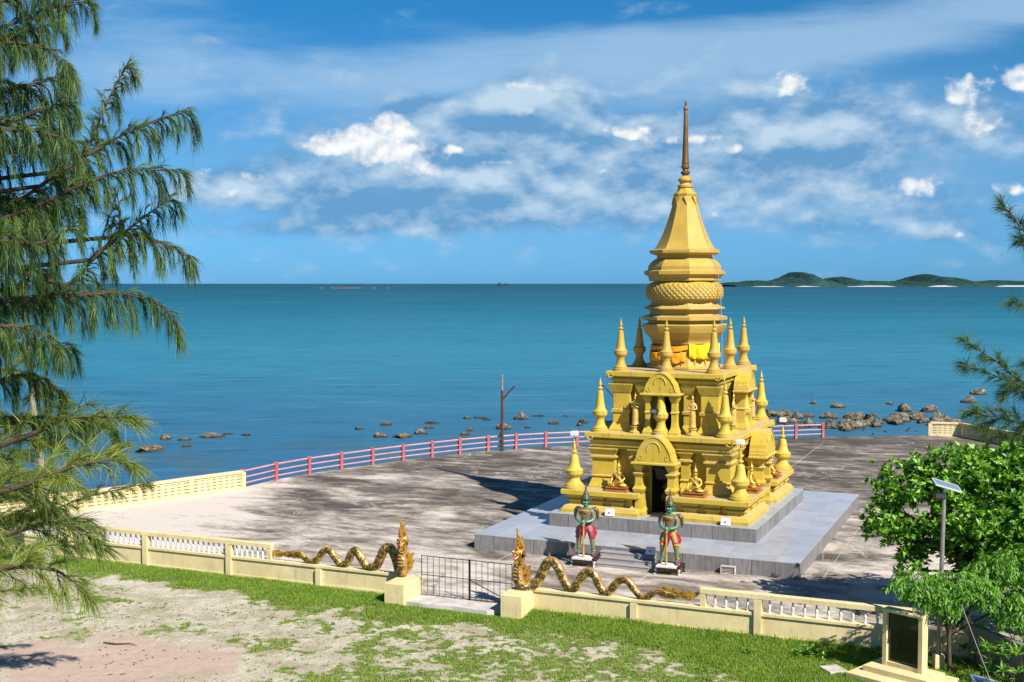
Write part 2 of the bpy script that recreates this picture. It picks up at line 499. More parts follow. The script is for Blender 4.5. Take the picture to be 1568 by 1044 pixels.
def sea_mat():
    m, k, b = new_mat('sea_water', 0.22, 0.12)
    geo = k.add('ShaderNodeNewGeometry').outputs['Position']
    sp = k.add('ShaderNodeSeparateXYZ', {0: geo})
    y = sp.outputs[1]
    ly = k.m('LOGARITHM', k.m('MAXIMUM', y, 30.0), 10.0)
    n = k.noise(k.mapping(geo, scale=(0.25, 1.0, 1)), 0.006, 7, 0.6, 0.8, w=1.0)
    nn = k.noise(k.mapping(geo, scale=(0.22, 1.0, 1)), 0.035, 6, 0.65, 0.6, w=2.0)
    t = k.m('ADD', ly, k.m('MULTIPLY', k.m('SUBTRACT', n, 0.5), 0.55))
    ramp = k.add('ShaderNodeValToRGB', {0: k.ss(t, 1.9, 4.0, smooth=False)})
    e = ramp.color_ramp.elements
    e[0].position = 0.0
    e[0].color = (0.040, 0.135, 0.250, 1)
    e[1].position = 1.0
    e[1].color = (0.0015, 0.058, 0.098, 1)
    for pos, c in ((0.08, (0.036, 0.155, 0.270, 1)), (0.20, (0.034, 0.215, 0.320, 1)), (0.34, (0.013, 0.150, 0.235, 1)), (0.52, (0.005, 0.100, 0.160, 1)), (0.75, (0.001, 0.070, 0.115, 1))):
        q = e.new(pos)
        q.color = c
    c = ramp.outputs[0]
    c = k.mix(k.ss(nn, 0.42, 0.68, 0.0, 0.40), c, (0.045, 0.20, 0.285, 1))
    str_ = k.noise(k.mapping(geo, scale=(0.10, 1.0, 1), rot=(0, 0, R(3))), 0.012, 6, 0.7, 0.5, w=12.0)
    c = k.mix(k.ss(str_, 0.56, 0.70, 0.0, 0.55), c, (0.004, 0.070, 0.120, 1))
    rip = k.noise(k.mapping(geo, scale=(0.30, 1.0, 1), rot=(0, 0, R(5))), 0.42, 6, 0.68, 0.4, w=15.0)
    c = k.mix(k.ss(rip, 0.50, 0.68, 0.0, 0.45), c, (0.012, 0.070, 0.135, 1))
    c = k.mix(k.ss(rip, 0.46, 0.32, 0.0, 0.40), c, (0.10, 0.26, 0.36, 1))
    # brown reef showing through the shallows close to the terrace
    shal = k.noise(geo, 0.16, 6, 0.7, 0.4, w=4.0)
    sh = k.m('MULTIPLY', k.ss(y, 92, 118, 1.0, 0.0), k.ss(shal, 0.50, 0.64, 0, 0.5))
    c = k.mix(sh, c, (0.085, 0.115, 0.095, 1))
    k.l.new(c, b.inputs['Base Color'])
    # sea floor seen from above, skylight mirrored on ripples
    # ripples: strength fades with distance as they fall below a pixel
    w1 = k.noise(k.mapping(geo, scale=(0.35, 1.0, 1), rot=(0, 0, R(8))), 0.9, 5, 0.62, 0.5, w=5.0)
    w2 = k.noise(k.mapping(geo, scale=(0.3, 1.0, 1), rot=(0, 0, R(-6))), 0.16, 5, 0.6, 0.4, w=6.0)
    h = k.m('ADD', k.m('MULTIPLY', w1, 0.35), k.m('MULTIPLY', w2, 1.2))
    bump(k, b, h, 0.9, 0.9)
    bn = b.inputs['Normal'].links[0].from_socket
    df = k.add('ShaderNodeBsdfDiffuse', {'Color': c, 'Normal': bn})
    gl = k.add('ShaderNodeBsdfGlossy', {'Color': (1, 1, 1, 1), 'Roughness': 0.22, 'Normal': bn})
    fr = k.add('ShaderNodeFresnel', {'IOR': 1.33, 'Normal': bn}).outputs[0]
    mx = k.add('ShaderNodeMixShader', {0: k.m('MULTIPLY', k.m('MINIMUM', fr, 0.45), 0.22), 1: df.outputs[0], 2: gl.outputs[0]})
    k.l.new(mx.outputs[0], k.n['Material Output'].inputs[0])


sea_mat()


def rock_mat():
    m, k, b = new_mat('sea_rock', 0.85, 0.2)
    geo = k.add('ShaderNodeNewGeometry')
    tc = k.add('ShaderNodeTexCoord').outputs['Object']
    inf = k.add('ShaderNodeObjectInfo').outputs['Random']
    n = k.noise(k.vm('ADD', tc, k.add('ShaderNodeCombineXYZ', {0: k.m('MULTIPLY', inf, 30)}).outputs[0]), 2.6, 8, 0.7, 0.4)
    z = k.add('ShaderNodeSeparateXYZ', {0: geo.outputs['Position']}).outputs[2]
    c = k.mix(k.ss(n, 0.35, 0.68), (0.055, 0.045, 0.028, 1), (0.30, 0.26, 0.19, 1))
    c = k.mix(k.m('MULTIPLY', k.ss(n, 0.52, 0.6), k.ss(inf, 0.3, 1.0, 0, 0.8)), c, (0.42, 0.38, 0.33, 1))
    zz = k.m('ADD', z, k.m('MULTIPLY', n, 0.25))
    c = k.mix(k.ss(zz, -1.62, -1.36, 0.9, 0.0), c, (0.030, 0.028, 0.014, 1))   # wet, weedy tide line
    k.l.new(c, b.inputs['Base Color'])
    bump(k, b, n, 0.8, 0.15)


rock_mat()


def island_mat():
    m, k, b = new_mat('hazy_forest', 0.9, 0.1)
    geo = k.add('ShaderNodeNewGeometry').outputs['Position']
    n = k.noise(geo, 0.02, 8, 0.7)
    c = k.mix(k.ss(n, 0.35, 0.65), (0.013, 0.055, 0.055, 1), (0.040, 0.100, 0.080, 1))  # forest greens made paler and bluer, distance haze painted in
    k.l.new(c, b.inputs['Base Color'])
    bump(k, b, n, 1.0, 20.0)
    simple('beach_sand', (0.60, 0.60, 0.58), 0.9, 0.1, 0, 0.05, 0.01, 0)


island_mat()


def leaf_mat(name, c1, c2, trans=0.35, rough=0.5, spec=0.3, nscale=1.2):
    m = bpy.data.materials.new(name)
    m.use_nodes = True
    MATS[name] = m
    k = NT(m.node_tree)
    b = k.n['Principled BSDF']
    b.inputs['Roughness'].default_value = rough
    b.inputs['Specular IOR Level'].default_value = spec
    tc = k.add('ShaderNodeTexCoord').outputs['Object']
    n = k.noise(tc, nscale, 4, 0.7)
    a = k.add('ShaderNodeAttribute', attribute_name='tone').outputs['Fac']
    f = k.ss(k.m('ADD', k.m('MULTIPLY', n, 0.6), k.m('MULTIPLY', a, 0.6)), 0.3, 0.85)
    c = k.mix(f, (*c1, 1), (*c2, 1))
    k.l.new(c, b.inputs['Base Color'])
    tr = k.add('ShaderNodeBsdfTranslucent')
    c2_ = k.mix(1.0, c, (1.25, 1.5, 0.5, 1), 'MULTIPLY')
    k.l.new(c2_, tr.inputs[0])
    mx = k.add('ShaderNodeMixShader')
    mx.inputs[0].default_value = trans
    k.l.new(b.outputs[0], mx.inputs[1])
    k.l.new(tr.outputs[0], mx.inputs[2])
    k.l.new(mx.outputs[0], k.n['Material Output'].inputs[0])


leaf_mat('needles', (0.016, 0.066, 0.026), (0.150, 0.240, 0.045), 0.30)
leaf_mat('needles_sunlit', (0.040, 0.095, 0.028), (0.26, 0.31, 0.060), 0.32)  # lighter copy of the needles, sunlight on the low boughs put into colour
leaf_mat('broad_leaf', (0.035, 0.13, 0.010), (0.24, 0.44, 0.045), 0.33, 0.38, 0.5)
leaf_mat('young_leaf', (0.05, 0.16, 0.015), (0.17, 0.34, 0.035), 0.35, 0.4, 0.4)
leaf_mat('grass_blade', (0.070, 0.17, 0.010), (0.27, 0.38, 0.05), 0.4, 0.6, 0.2, 0.7)
leaf_mat('dry_blade', (0.20, 0.20, 0.06), (0.46, 0.43, 0.20), 0.25, 0.7, 0.1, 0.5)


def snake_mat():
    # gold scales with dark green mirrored pattern, pinkish belly; uses the tube's own UV map
    m, k, b = new_mat('serpent_scales', 0.35, 0.5, 0.35)
    uv = k.add('ShaderNodeUVMap').outputs[0]
    sp = k.add('ShaderNodeSeparateXYZ', {0: uv})
    u, v = sp.outputs[0], sp.outputs[1]       # u along (metres), v round 0..1
    vor = k.add('ShaderNodeTexVoronoi', {'Vector': k.mapping(uv, scale=(15.0, 15, 1)), 'Scale': 1.0})
    vor.feature = 'F1'
    d = vor.outputs['Distance']
    side = k.m('ABSOLUTE', k.m('SINE', k.m('MULTIPLY', v, 6.2832)))
    wave = k.m('SINE', k.m('MULTIPLY', u, 16.0))
    pat = k.ss(k.m('ADD', k.m('MULTIPLY', side, 1.0), k.m('MULTIPLY', wave, 0.35)), 0.35, 0.75)
    dots = k.ss(d, 0.28, 0.46, 0.0, 0.95)
    nz = k.noise(uv, 5.0, 5, 0.7)
    gold = k.mix(k.ss(nz, 0.4, 0.62), (0.78, 0.55, 0.13, 1), (0.42, 0.20, 0.06, 1))
    c = k.mix(k.m('MULTIPLY', pat, dots), gold, (0.07, 0.06, 0.018, 1))
    belly = k.ss(k.m('COSINE', k.m('MULTIPLY', v, 6.2832)), -0.7, -0.9)
    c = k.mix(belly, c, (0.55, 0.26, 0.12, 1))
    k.l.new(c, b.inputs['Base Color'])
    bump(k, b, d, 0.5, 0.02)
    m, k, b = new_mat('serpent_gold', 0.3, 0.5, 0.5)
    tc = k.add('ShaderNodeTexCoord').outputs['Object']
    n = k.noise(tc, 14, 4, 0.7)
    c = k.mix(k.ss(n, 0.48, 0.62), (0.78, 0.46, 0.08, 1), (0.36, 0.10, 0.03, 1))
    k.l.new(c, b.inputs['Base Color'])
    bump(k, b, n, 0.6, 0.03)


snake_mat()


def guard_mat(name, bands, vari=0.35):
    """painted cement figure: colour by height on the figure (each band is paint on that body part)"""
    m, k, b = new_mat(name, 0.45, 0.4)
    tc = k.add('ShaderNodeTexCoord').outputs['Object']
    z = k.add('ShaderNodeSeparateXYZ', {0: tc}).outputs[2]
    n = k.noise(tc, 22, 4, 0.7)
    ramp = k.add('ShaderNodeValToRGB', {0: k.m('ADD', k.m('DIVIDE', z, 3.0), k.m('MULTIPLY', k.m('SUBTRACT', n, 0.5), 0.012))})
    ramp.color_ramp.interpolation = 'CONSTANT'
    e = ramp.color_ramp.elements
    for i, (zz, c) in enumerate(bands):
        q = e[0] if i == 0 else (e[1] if i == 1 else e.new(zz / 3.0))
        q.position = zz / 3.0
        q.color = (*c, 1)
    s = k.vm('SCALE', ramp.outputs[0])
    k.set(s.node.inputs['Scale'], k.ss(n, 0.35, 0.65, 0.75 - vari, 0.75 + vari, smooth=False))
    k.l.new(s, b.inputs['Base Color'])
    bump(k, b, n, 0.4, 0.01)


GREEN = (0.03, 0.30, 0.20)
guard_mat('guard_paint_a', [(0, (0.10, 0.03, 0.03)), (0.07, GREEN), (0.30, (0.30, 0.30, 0.13)), (0.74, (0.36, 0.07, 0.08)), (0.98, (0.52, 0.17, 0.19)),
                            (1.22, (0.26, 0.20, 0.12)), (1.80, GREEN)])
guard_mat('guard_paint_b', [(0, (0.42, 0.01, 0.09)), (0.07, GREEN), (0.22, (0.28, 0.33, 0.10)), (0.72, (0.55, 0.09, 0.05)), (0.84, (0.58, 0.33, 0.12)),
                            (1.22, (0.28, 0.22, 0.14)), (1.80, GREEN)])


def tone_down(f, skip):
    """scale the base colours of the painted and mineral materials (real-world albedo for this exposure)"""
    for nm, m in MATS.items():
        if nm in skip:
            continue
        for nd in list(m.node_tree.nodes):
            sock = nd.inputs.get('Base Color') if nd.type == 'BSDF_PRINCIPLED' else (nd.inputs.get('Color') if nd.type == 'BSDF_DIFFUSE' else None)
            if sock is not None and sock.links:
                src = sock.links[0].from_socket
                v = m.node_tree.nodes.new('ShaderNodeVectorMath')
                v.operation = 'SCALE'
                v.inputs['Scale'].default_value = f
                m.node_tree.links.new(src, v.inputs[0])
                m.node_tree.links.new(v.outputs[0], sock)


tone_down(0.73, ('broad_leaf', 'young_leaf', 'grass_blade', 'cloth_yellow'))


# ------------------------------------------------------------------ mesh helpers
class MB:
    def __init__(s):
        s.v = []
        s.f = []
        s.uv = None

    def quadstrip(s, rings, closed=True, caps=True):
        base = len(s.v)
        n = len(rings[0])
        for r in rings:
            s.v.extend(r)
        m = n if closed else n - 1
        for i in range(len(rings) - 1):
            for j in range(m):
                a = base + i * n + j
                b2 = base + i * n + (j + 1) % n
                s.f.append((a, b2, b2 + n, a + n))
        if caps and closed:
            s.f.append(tuple(base + j for j in reversed(range(n))))
            s.f.append(tuple(base + (len(rings) - 1) * n + j for j in range(n)))
        return s

    def box(s, x0, x1, y0, y1, z0, z1):
        return s.quadstrip([[(x0, y0, z0), (x1, y0, z0), (x1, y1, z0), (x0, y1, z0)],
                            [(x0, y0, z1), (x1, y0, z1), (x1, y1, z1), (x0, y1, z1)]])

    def lathe(s, prof, n=20, cx=0, cy=0, z=0, a0=0.0):
        rings = [[(cx + r * math.cos(a0 + 2 * math.pi * j / n), cy + r * math.sin(a0 + 2 * math.pi * j / n), z + h)
                  for j in range(n)] for r, h in prof]
        return s.quadstrip(rings)

    def mould(s, x0, x1, y0, y1, prof):
        """rectangular column; prof = [(outward offset, z)]"""
        rings = [[(x0 - o, y0 - o, z), (x1 + o, y0 - o, z), (x1 + o, y1 + o, z), (x0 - o, y1 + o, z)] for o, z in prof]
        return s.quadstrip(rings)

    def tube(s, pts, rad, n=8):
        pts = [Vector(p) for p in pts]
        if not hasattr(rad, '__len__'):
            rad = [rad] * len(pts)
        rings = []
        up = Vector((0.13, 0.21, 1)).normalized()
        for i, p in enumerate(pts):
            t = (pts[min(i + 1, len(pts) - 1)] - pts[max(i - 1, 0)]).normalized()
            a = t.cross(up)
            if a.length < 1e-3:
                a = t.cross(Vector((1, 0, 0)))
            a.normalize()
            b2 = t.cross(a).normalized()
            rings.append([tuple(p + (a * math.cos(q) + b2 * math.sin(q)) * rad[i])
                          for q in [2 * math.pi * j / n for j in range(n)]])
        return s.quadstrip(rings)

    def prism(s, poly, y0, y1):
        """poly of (x, z), extruded in y"""
        return s.quadstrip([[(x, y0, z) for x, z in poly], [(x, y1, z) for x, z in poly]])

    def plate(s, poly, z0, z1):
        return s.quadstrip([[(x, y, z0) for x, y in poly], [(x, y, z1) for x, y in poly]])

    def mesh(s, name, mat, smooth=False):
        me = bpy.data.meshes.new(name)
        me.from_pydata([tuple(v) for v in s.v], [], s.f)
        bm = bmesh.new()
        bm.from_mesh(me)
        bmesh.ops.recalc_face_normals(bm, faces=bm.faces)
        bm.to_mesh(me)
        bm.free()
        if mat:
            me.materials.append(MATS[mat])
        if smooth:
            me.polygons.foreach_set('use_smooth', [True] * len(me.polygons))
            try:
                me.set_sharp_from_angle(angle=R(smooth if smooth is not True else 40))
            except Exception:
                pass
        me.update()
        return me

    def obj(s, name, mat, parent=None, smooth=False, loc=(0, 0, 0), rot=(0, 0, 0)):
        return link(name, s.mesh(name, mat, smooth), parent, loc, rot)


def link(name, me, parent=None, loc=(0, 0, 0), rot=(0, 0, 0)):
    o = bpy.data.objects.new(name, me)
    COL.objects.link(o)
    o.location = loc
    o.rotation_euler = rot
    if parent:
        o.parent = parent
    return o


def tag(o, label, cat, group=None, kind=None):
    o['label'] = label
    o['category'] = cat
    if group:
        o['group'] = group
    if kind:
        o['kind'] = kind
    return o


def thing(name, label, cat, loc=(0, 0, 0), rotz=0.0, group=None):
    return tag(link(name, None, None, loc, (0, 0, rotz)), label, cat, group)


def structure(o):
    o['kind'] = 'structure'
    return o


def raw_mesh(name, verts, faces4, mat, attrs=None, smooth=False, nper=4):
    """fast numpy mesh"""
    me = bpy.data.meshes.new(name)
    nv, nf = len(verts), len(faces4)
    me.vertices.add(nv)
    me.vertices.foreach_set('co', np.asarray(verts, dtype=np.float32).ravel())
    me.loops.add(nf * nper)
    me.loops.foreach_set('vertex_index', np.asarray(faces4, dtype=np.int32).ravel())
    me.polygons.add(nf)
    me.polygons.foreach_set('loop_start', np.arange(0, nf * nper, nper, dtype=np.int32))
    if smooth:
        me.polygons.foreach_set('use_smooth', np.ones(nf, dtype=bool))
    for an, vals in (attrs or {}).items():
        a = me.attributes.new(an, 'FLOAT', 'POINT')
        a.data.foreach_set('value', np.asarray(vals, dtype=np.float32))
    me.materials.append(MATS[mat])
    me.update(calc_edges=True)
    return me


def copy_tree(o, parent=None, kids=None):
    c = o.copy()
    COL.objects.link(c)
    c.parent = parent
    for ch in (kids if kids is not None else list(o.children)):
        copy_tree(ch, c)
    return c


# numpy value noise
def _hash(ix, iy, seed):
    h = (ix * 374761393 + iy * 668265263 + seed * 974634777) & 0xFFFFFFFF
    h = ((h ^ (h >> 13)) * 1274126177) & 0xFFFFFFFF
    return ((h ^ (h >> 16)) & 0xFFFF) / 65535.0


def vnoise(x, y, seed=0):
    ix = np.floor(x).astype(np.int64)
    iy = np.floor(y).astype(np.int64)
    fx, fy = x - ix, y - iy
    fx = fx * fx * (3 - 2 * fx)
    fy = fy * fy * (3 - 2 * fy)
    a = _hash(ix, iy, seed)
    b = _hash(ix + 1, iy, seed)
    c = _hash(ix, iy + 1, seed)
    d = _hash(ix + 1, iy + 1, seed)
    return (a * (1 - fx) + b * fx) * (1 - fy) + (c * (1 - fx) + d * fx) * fy


def fbm(x, y, seed=0, octv=5, gain=0.55):
    t, amp, tot = 0, 1.0, 0
    for o in range(octv):
        t = t + amp * vnoise(x * 2 ** o + o * 17.3, y * 2 ** o - o * 9.1, seed + o)
        tot += amp
        amp *= gain
    return t / tot


def sstep(v, lo, hi):
    t = np.clip((v - lo) / (hi - lo), 0, 1)
    return t * t * (3 - 2 * t)


# ------------------------------------------------------------------ frames
SEA_Z = -1.8
WTH = R(-23.4)
WD = Vector((math.cos(WTH), math.sin(WTH), 0))         # along the front wall, to the right
WN = Vector((-math.sin(WTH), math.cos(WTH), 0))        # away from the camera
W0 = Vector((0.8, 39.35, 0))


def wf(s, off, z=0.0):
    return W0 + WD * s + WN * off + Vector((0, 0, z))


# ------------------------------------------------------------------ sea, terrace, ground
def build_setting():
    m = MB()
    xs = [-60000, -2500, -400, 0, 400, 2500, 60000]
    ys = [-300, 40, 120, 400, 2500, 70000]
    for y in ys:
        for x in xs:
            m.v.append((x, y, SEA_Z))
    n = len(xs)
    for i in range(len(ys) - 1):
        for j in range(n - 1):
            m.f.append((i * n + j, i * n + j + 1, (i + 1) * n + j + 1, (i + 1) * n + j))
    structure(m.obj('sea', 'sea_water'))

    # terrace slab, outline clockwise from its front wall round the curved sea edge
    global ARC
    ARC = [(-14.1, 62.7), (-12.85, 65.3), (-11.4, 67.4), (-9.85, 69.2), (-8.25, 70.95), (-6.6, 72.6), (-4.95, 74.1), (-3.3, 75.5),
           (-1.55, 76.8), (0.25, 77.85), (2.2, 78.75), (4.3, 79.45), (6.5, 80.05), (8.75, 80.6), (11.0, 81.1), (13.25, 81.6),
           (15.5, 82.1), (17.6, 82.58), (19.6, 83.05), (21.6, 83.6)]
    poly = [tuple(wf(-26, 0.1)[:2]), tuple(wf(15, 0.1)[:2]), (19, 36), (30, 48), (37, 62), (34.2, 76), (31.3, 84.2), (29.3, 84.75)]
    poly += [(21.9, 83.95)] + [(x - 0.05, y + 0.3) for x, y in ARC[::-1][1:-1]] + [(-14.35, 62.9), (-16.4, 60.7), (-18.2, 58.4), (-22.3, 54.9)]
    m = MB()
    m.plate(poly, -2.6, 0.0)
    structure(m.obj('terrace', 'weathered_concrete'))
    # construction joints: thin sunk strips are too fine to cut, so narrow raised mortar beads
    j = MB()
    for s in range(-22, 30, 6):
        a = wf(s, 3.0)
        b = wf(s, 46)
        if s < -8:
            continue
        if s > 14:
            a = wf(s, 20)
            b = wf(s, 36)
        j.tube([(a.x, a.y, 0.0), (b.x, b.y, 0.0)], 0.012, 4)
    for o_ in (12, 20, 28, 36):
        a, b = wf(-7 if o_ < 25 else 0, o_), wf(4.2 if o_ < 25 else 22, o_)
        j.tube([(a.x, a.y, 0.0), (b.x, b.y, 0.0)], 0.012, 4)
    structure(j.obj('terrace_joint', 'joint_mortar'))
    # pale threshold slab in front of the gate
    m = MB()
    P = [wf(-4.33, 0.3), wf(-0.86, 0.3), wf(-0.86, -0.5), wf(-1.35, -0.95), wf(-2.6, -0.88), wf(-3.6, -0.98), wf(-4.33, -0.95)]
    m.plate([(p.x, p.y) for p in P], -0.5, 0.012)
    structure(m.obj('gate_threshold_slab', 'pale_concrete'))

    # sandy, grassy ground in front of the wall
    nx, ny = 560, 330
    s = np.linspace(-34, 26, nx)
    o = np.concatenate([np.linspace(-26, -12, 50), np.linspace(-11.95, 0.12, ny - 50)])
    S, O = np.meshgrid(s, o)
    X = W0.x + WD.x * S + WN.x * O
    Y = W0.y + WD.y * S + WN.y * O
    Z = ground_z(X, Y)
    g = grass_mask(S, O, X, Y)
    pk = pink_mask(X, Y)
    idx = np.arange(nx * ny).reshape(ny, nx)
    faces = np.stack([idx[:-1, :-1], idx[:-1, 1:], idx[1:, 1:], idx[1:, :-1]], -1).reshape(-1, 4)
    me = raw_mesh('sandy_ground', np.stack([X, Y, Z], -1).reshape(-1, 3), faces, 'sandy_turf',
                  {'grass': g.ravel(), 'pink': pk.ravel()}, smooth=True)
    structure(link('sandy_ground', me))
    # the land behind the camera, and beyond the sides of the terrace
    m = MB()
    m.plate([(-150, -300), (150, -300), (120, 20), (60, 40), (40, 52), (19, 36), (15.2, 33.3), (-14, 30), (-24, 48), (-30, 52), (-60, 54), (-150, 50)], -2.6, -0.22)
    structure(m.obj('shore_land', 'sandy_turf'))


def ground_z(X, Y):
    return -0.12 + 0.10 * (fbm(X * 0.35, Y * 0.35, 3, 4) - 0.5) + 0.05 * (fbm(X * 2.2, Y * 2.2, 5, 3) - 0.5)


def pink_mask(X, Y):
    d = np.sqrt(((X + 11.6) / 3.8) ** 2 + ((Y - 33.9) / 3.0) ** 2)
    return sstep(1.15 - d + 1.0 * (fbm(X * 0.7, Y * 0.7, 21, 5) - 0.5) + 0.35 * (fbm(X * 4, Y * 4, 23, 3) - 0.5), -0.05, 0.5)


def grass_mask(S, O, X, Y):
    wid = np.interp(S, [-34, -16, -11, -8.4, -6, -4, -1, 1.5, 4, 7, 9, 13], [1.8, 1.8, 2.0, 2.4, 2.6, 2.5, 2.3, 2.0, 2.3, 4.2, 6.4, 8.0])
    n = fbm(X * 0.7, Y * 0.7, 31, 5)
    n2 = fbm(X * 2.6, Y * 2.6, 33, 4)
    n3 = fbm(X * 6.5, Y * 6.5, 35, 4)
    lush = sstep((O + wid) + 2.6 * (n - 0.5) + 1.2 * (n2 - .5), -0.9, 0.7)
    cover = 0.415 + 0.9 * (n - 0.5) + 0.25 * sstep(S, -4, 5)
    cover = cover - 0.13 * sstep(-S, 5, 9) - 0.10 * sstep(-((X - 1.5) / 4) ** 2 - ((Y - 33.5) / 2.2) ** 2, -1.2, -0.2)
    # barer white patches left of the gate
    cover = cover - 0.10 * sstep(-((X + 9) / 5) ** 2 - ((Y - 38.6) / 2.4) ** 2, -1.2, -0.2)
    patch = sstep(0.45 * n2 + 0.55 * n3 + (cover - 0.42) * 0.75, 0.42, 0.62) * 0.62
    g = np.maximum(lush * (0.75 + 0.5 * n3), patch)
    return np.clip(g, 0, 1) * (1 - 0.93 * pink_mask(X, Y))


def build_grass():
    N = 1200000
    S = RNG.uniform(-22, 14.5, N)
    O = -RNG.uniform(0.02, 11.5, N)
    X = W0.x + WD.x * S + WN.x * O
    Y = W0.y + WD.y * S + WN.y * O
    g = grass_mask(S, O, X, Y)
    fine = fbm(X * 5.5, Y * 5.5, 41, 3)
    keep = RNG.random(N) < np.clip((g - 0.12) * 1.1, 0, 1) ** 1.2 * np.clip((fine + (g - .5) * 0.5 - 0.30) * 4, 0, 1) * np.clip((fbm(X * 13, Y * 13, 43, 2) + (g - .5) * .6 - .30) * 5, 0, 1)
    vis = (np.abs(X) < Y * 0.44 + 0.3) & (Y > 30.5)
    thr = ~((S > -5.1) & (S < -0.1) & (O > -1.15))
    keep &= vis & thr
    X, Y, g, O, S = X[keep], Y[keep], g[keep], O[keep], S[keep]
    n = len(X)
    Z = ground_z(X, Y) - 0.01
    h = (0.03 + 0.055 * g ** 2) * RNG.uniform(0.6, 1.5, n)
    h *= 1 + 1.3 * np.exp(-(-O) / 0.35) * (S > -4)
    a = RNG.uniform(0, 2 * np.pi, n)
    lean = RNG.uniform(0, 0.9, n) * h
    la = RNG.uniform(0, 2 * np.pi, n)
    w = RNG.uniform(0.012, 0.024, n)
    bx, by = np.cos(a) * w, np.sin(a) * w
    V = np.empty((n, 3, 3))
    V[:, 0] = np.stack([X - bx, Y - by, Z], -1)
    V[:, 1] = np.stack([X + bx, Y + by, Z], -1)
    V[:, 2] = np.stack([X + np.cos(la) * lean, Y + np.sin(la) * lean, Z + h], -1)
    dry = (RNG.random(n) < np.clip(1.35 - g * 1.25, 0.05, 0.95))
    for nm, mk, mat, lab in (('grass', ~dry, 'grass_blade', 'short green grass along the foot of the cream wall'),
                             ('dry_grass', dry, 'dry_blade', 'thin yellowing grass over the bare sand')):
        v = V[mk].reshape(-1, 3)
        k = int(mk.sum())
        tone = np.repeat(RNG.random(k), 3)
        me = raw_mesh(nm, v, np.arange(k * 3).reshape(-1, 3), mat, {'tone': tone}, nper=3)
        tag(link(nm, me), lab, 'grass', kind='stuff')


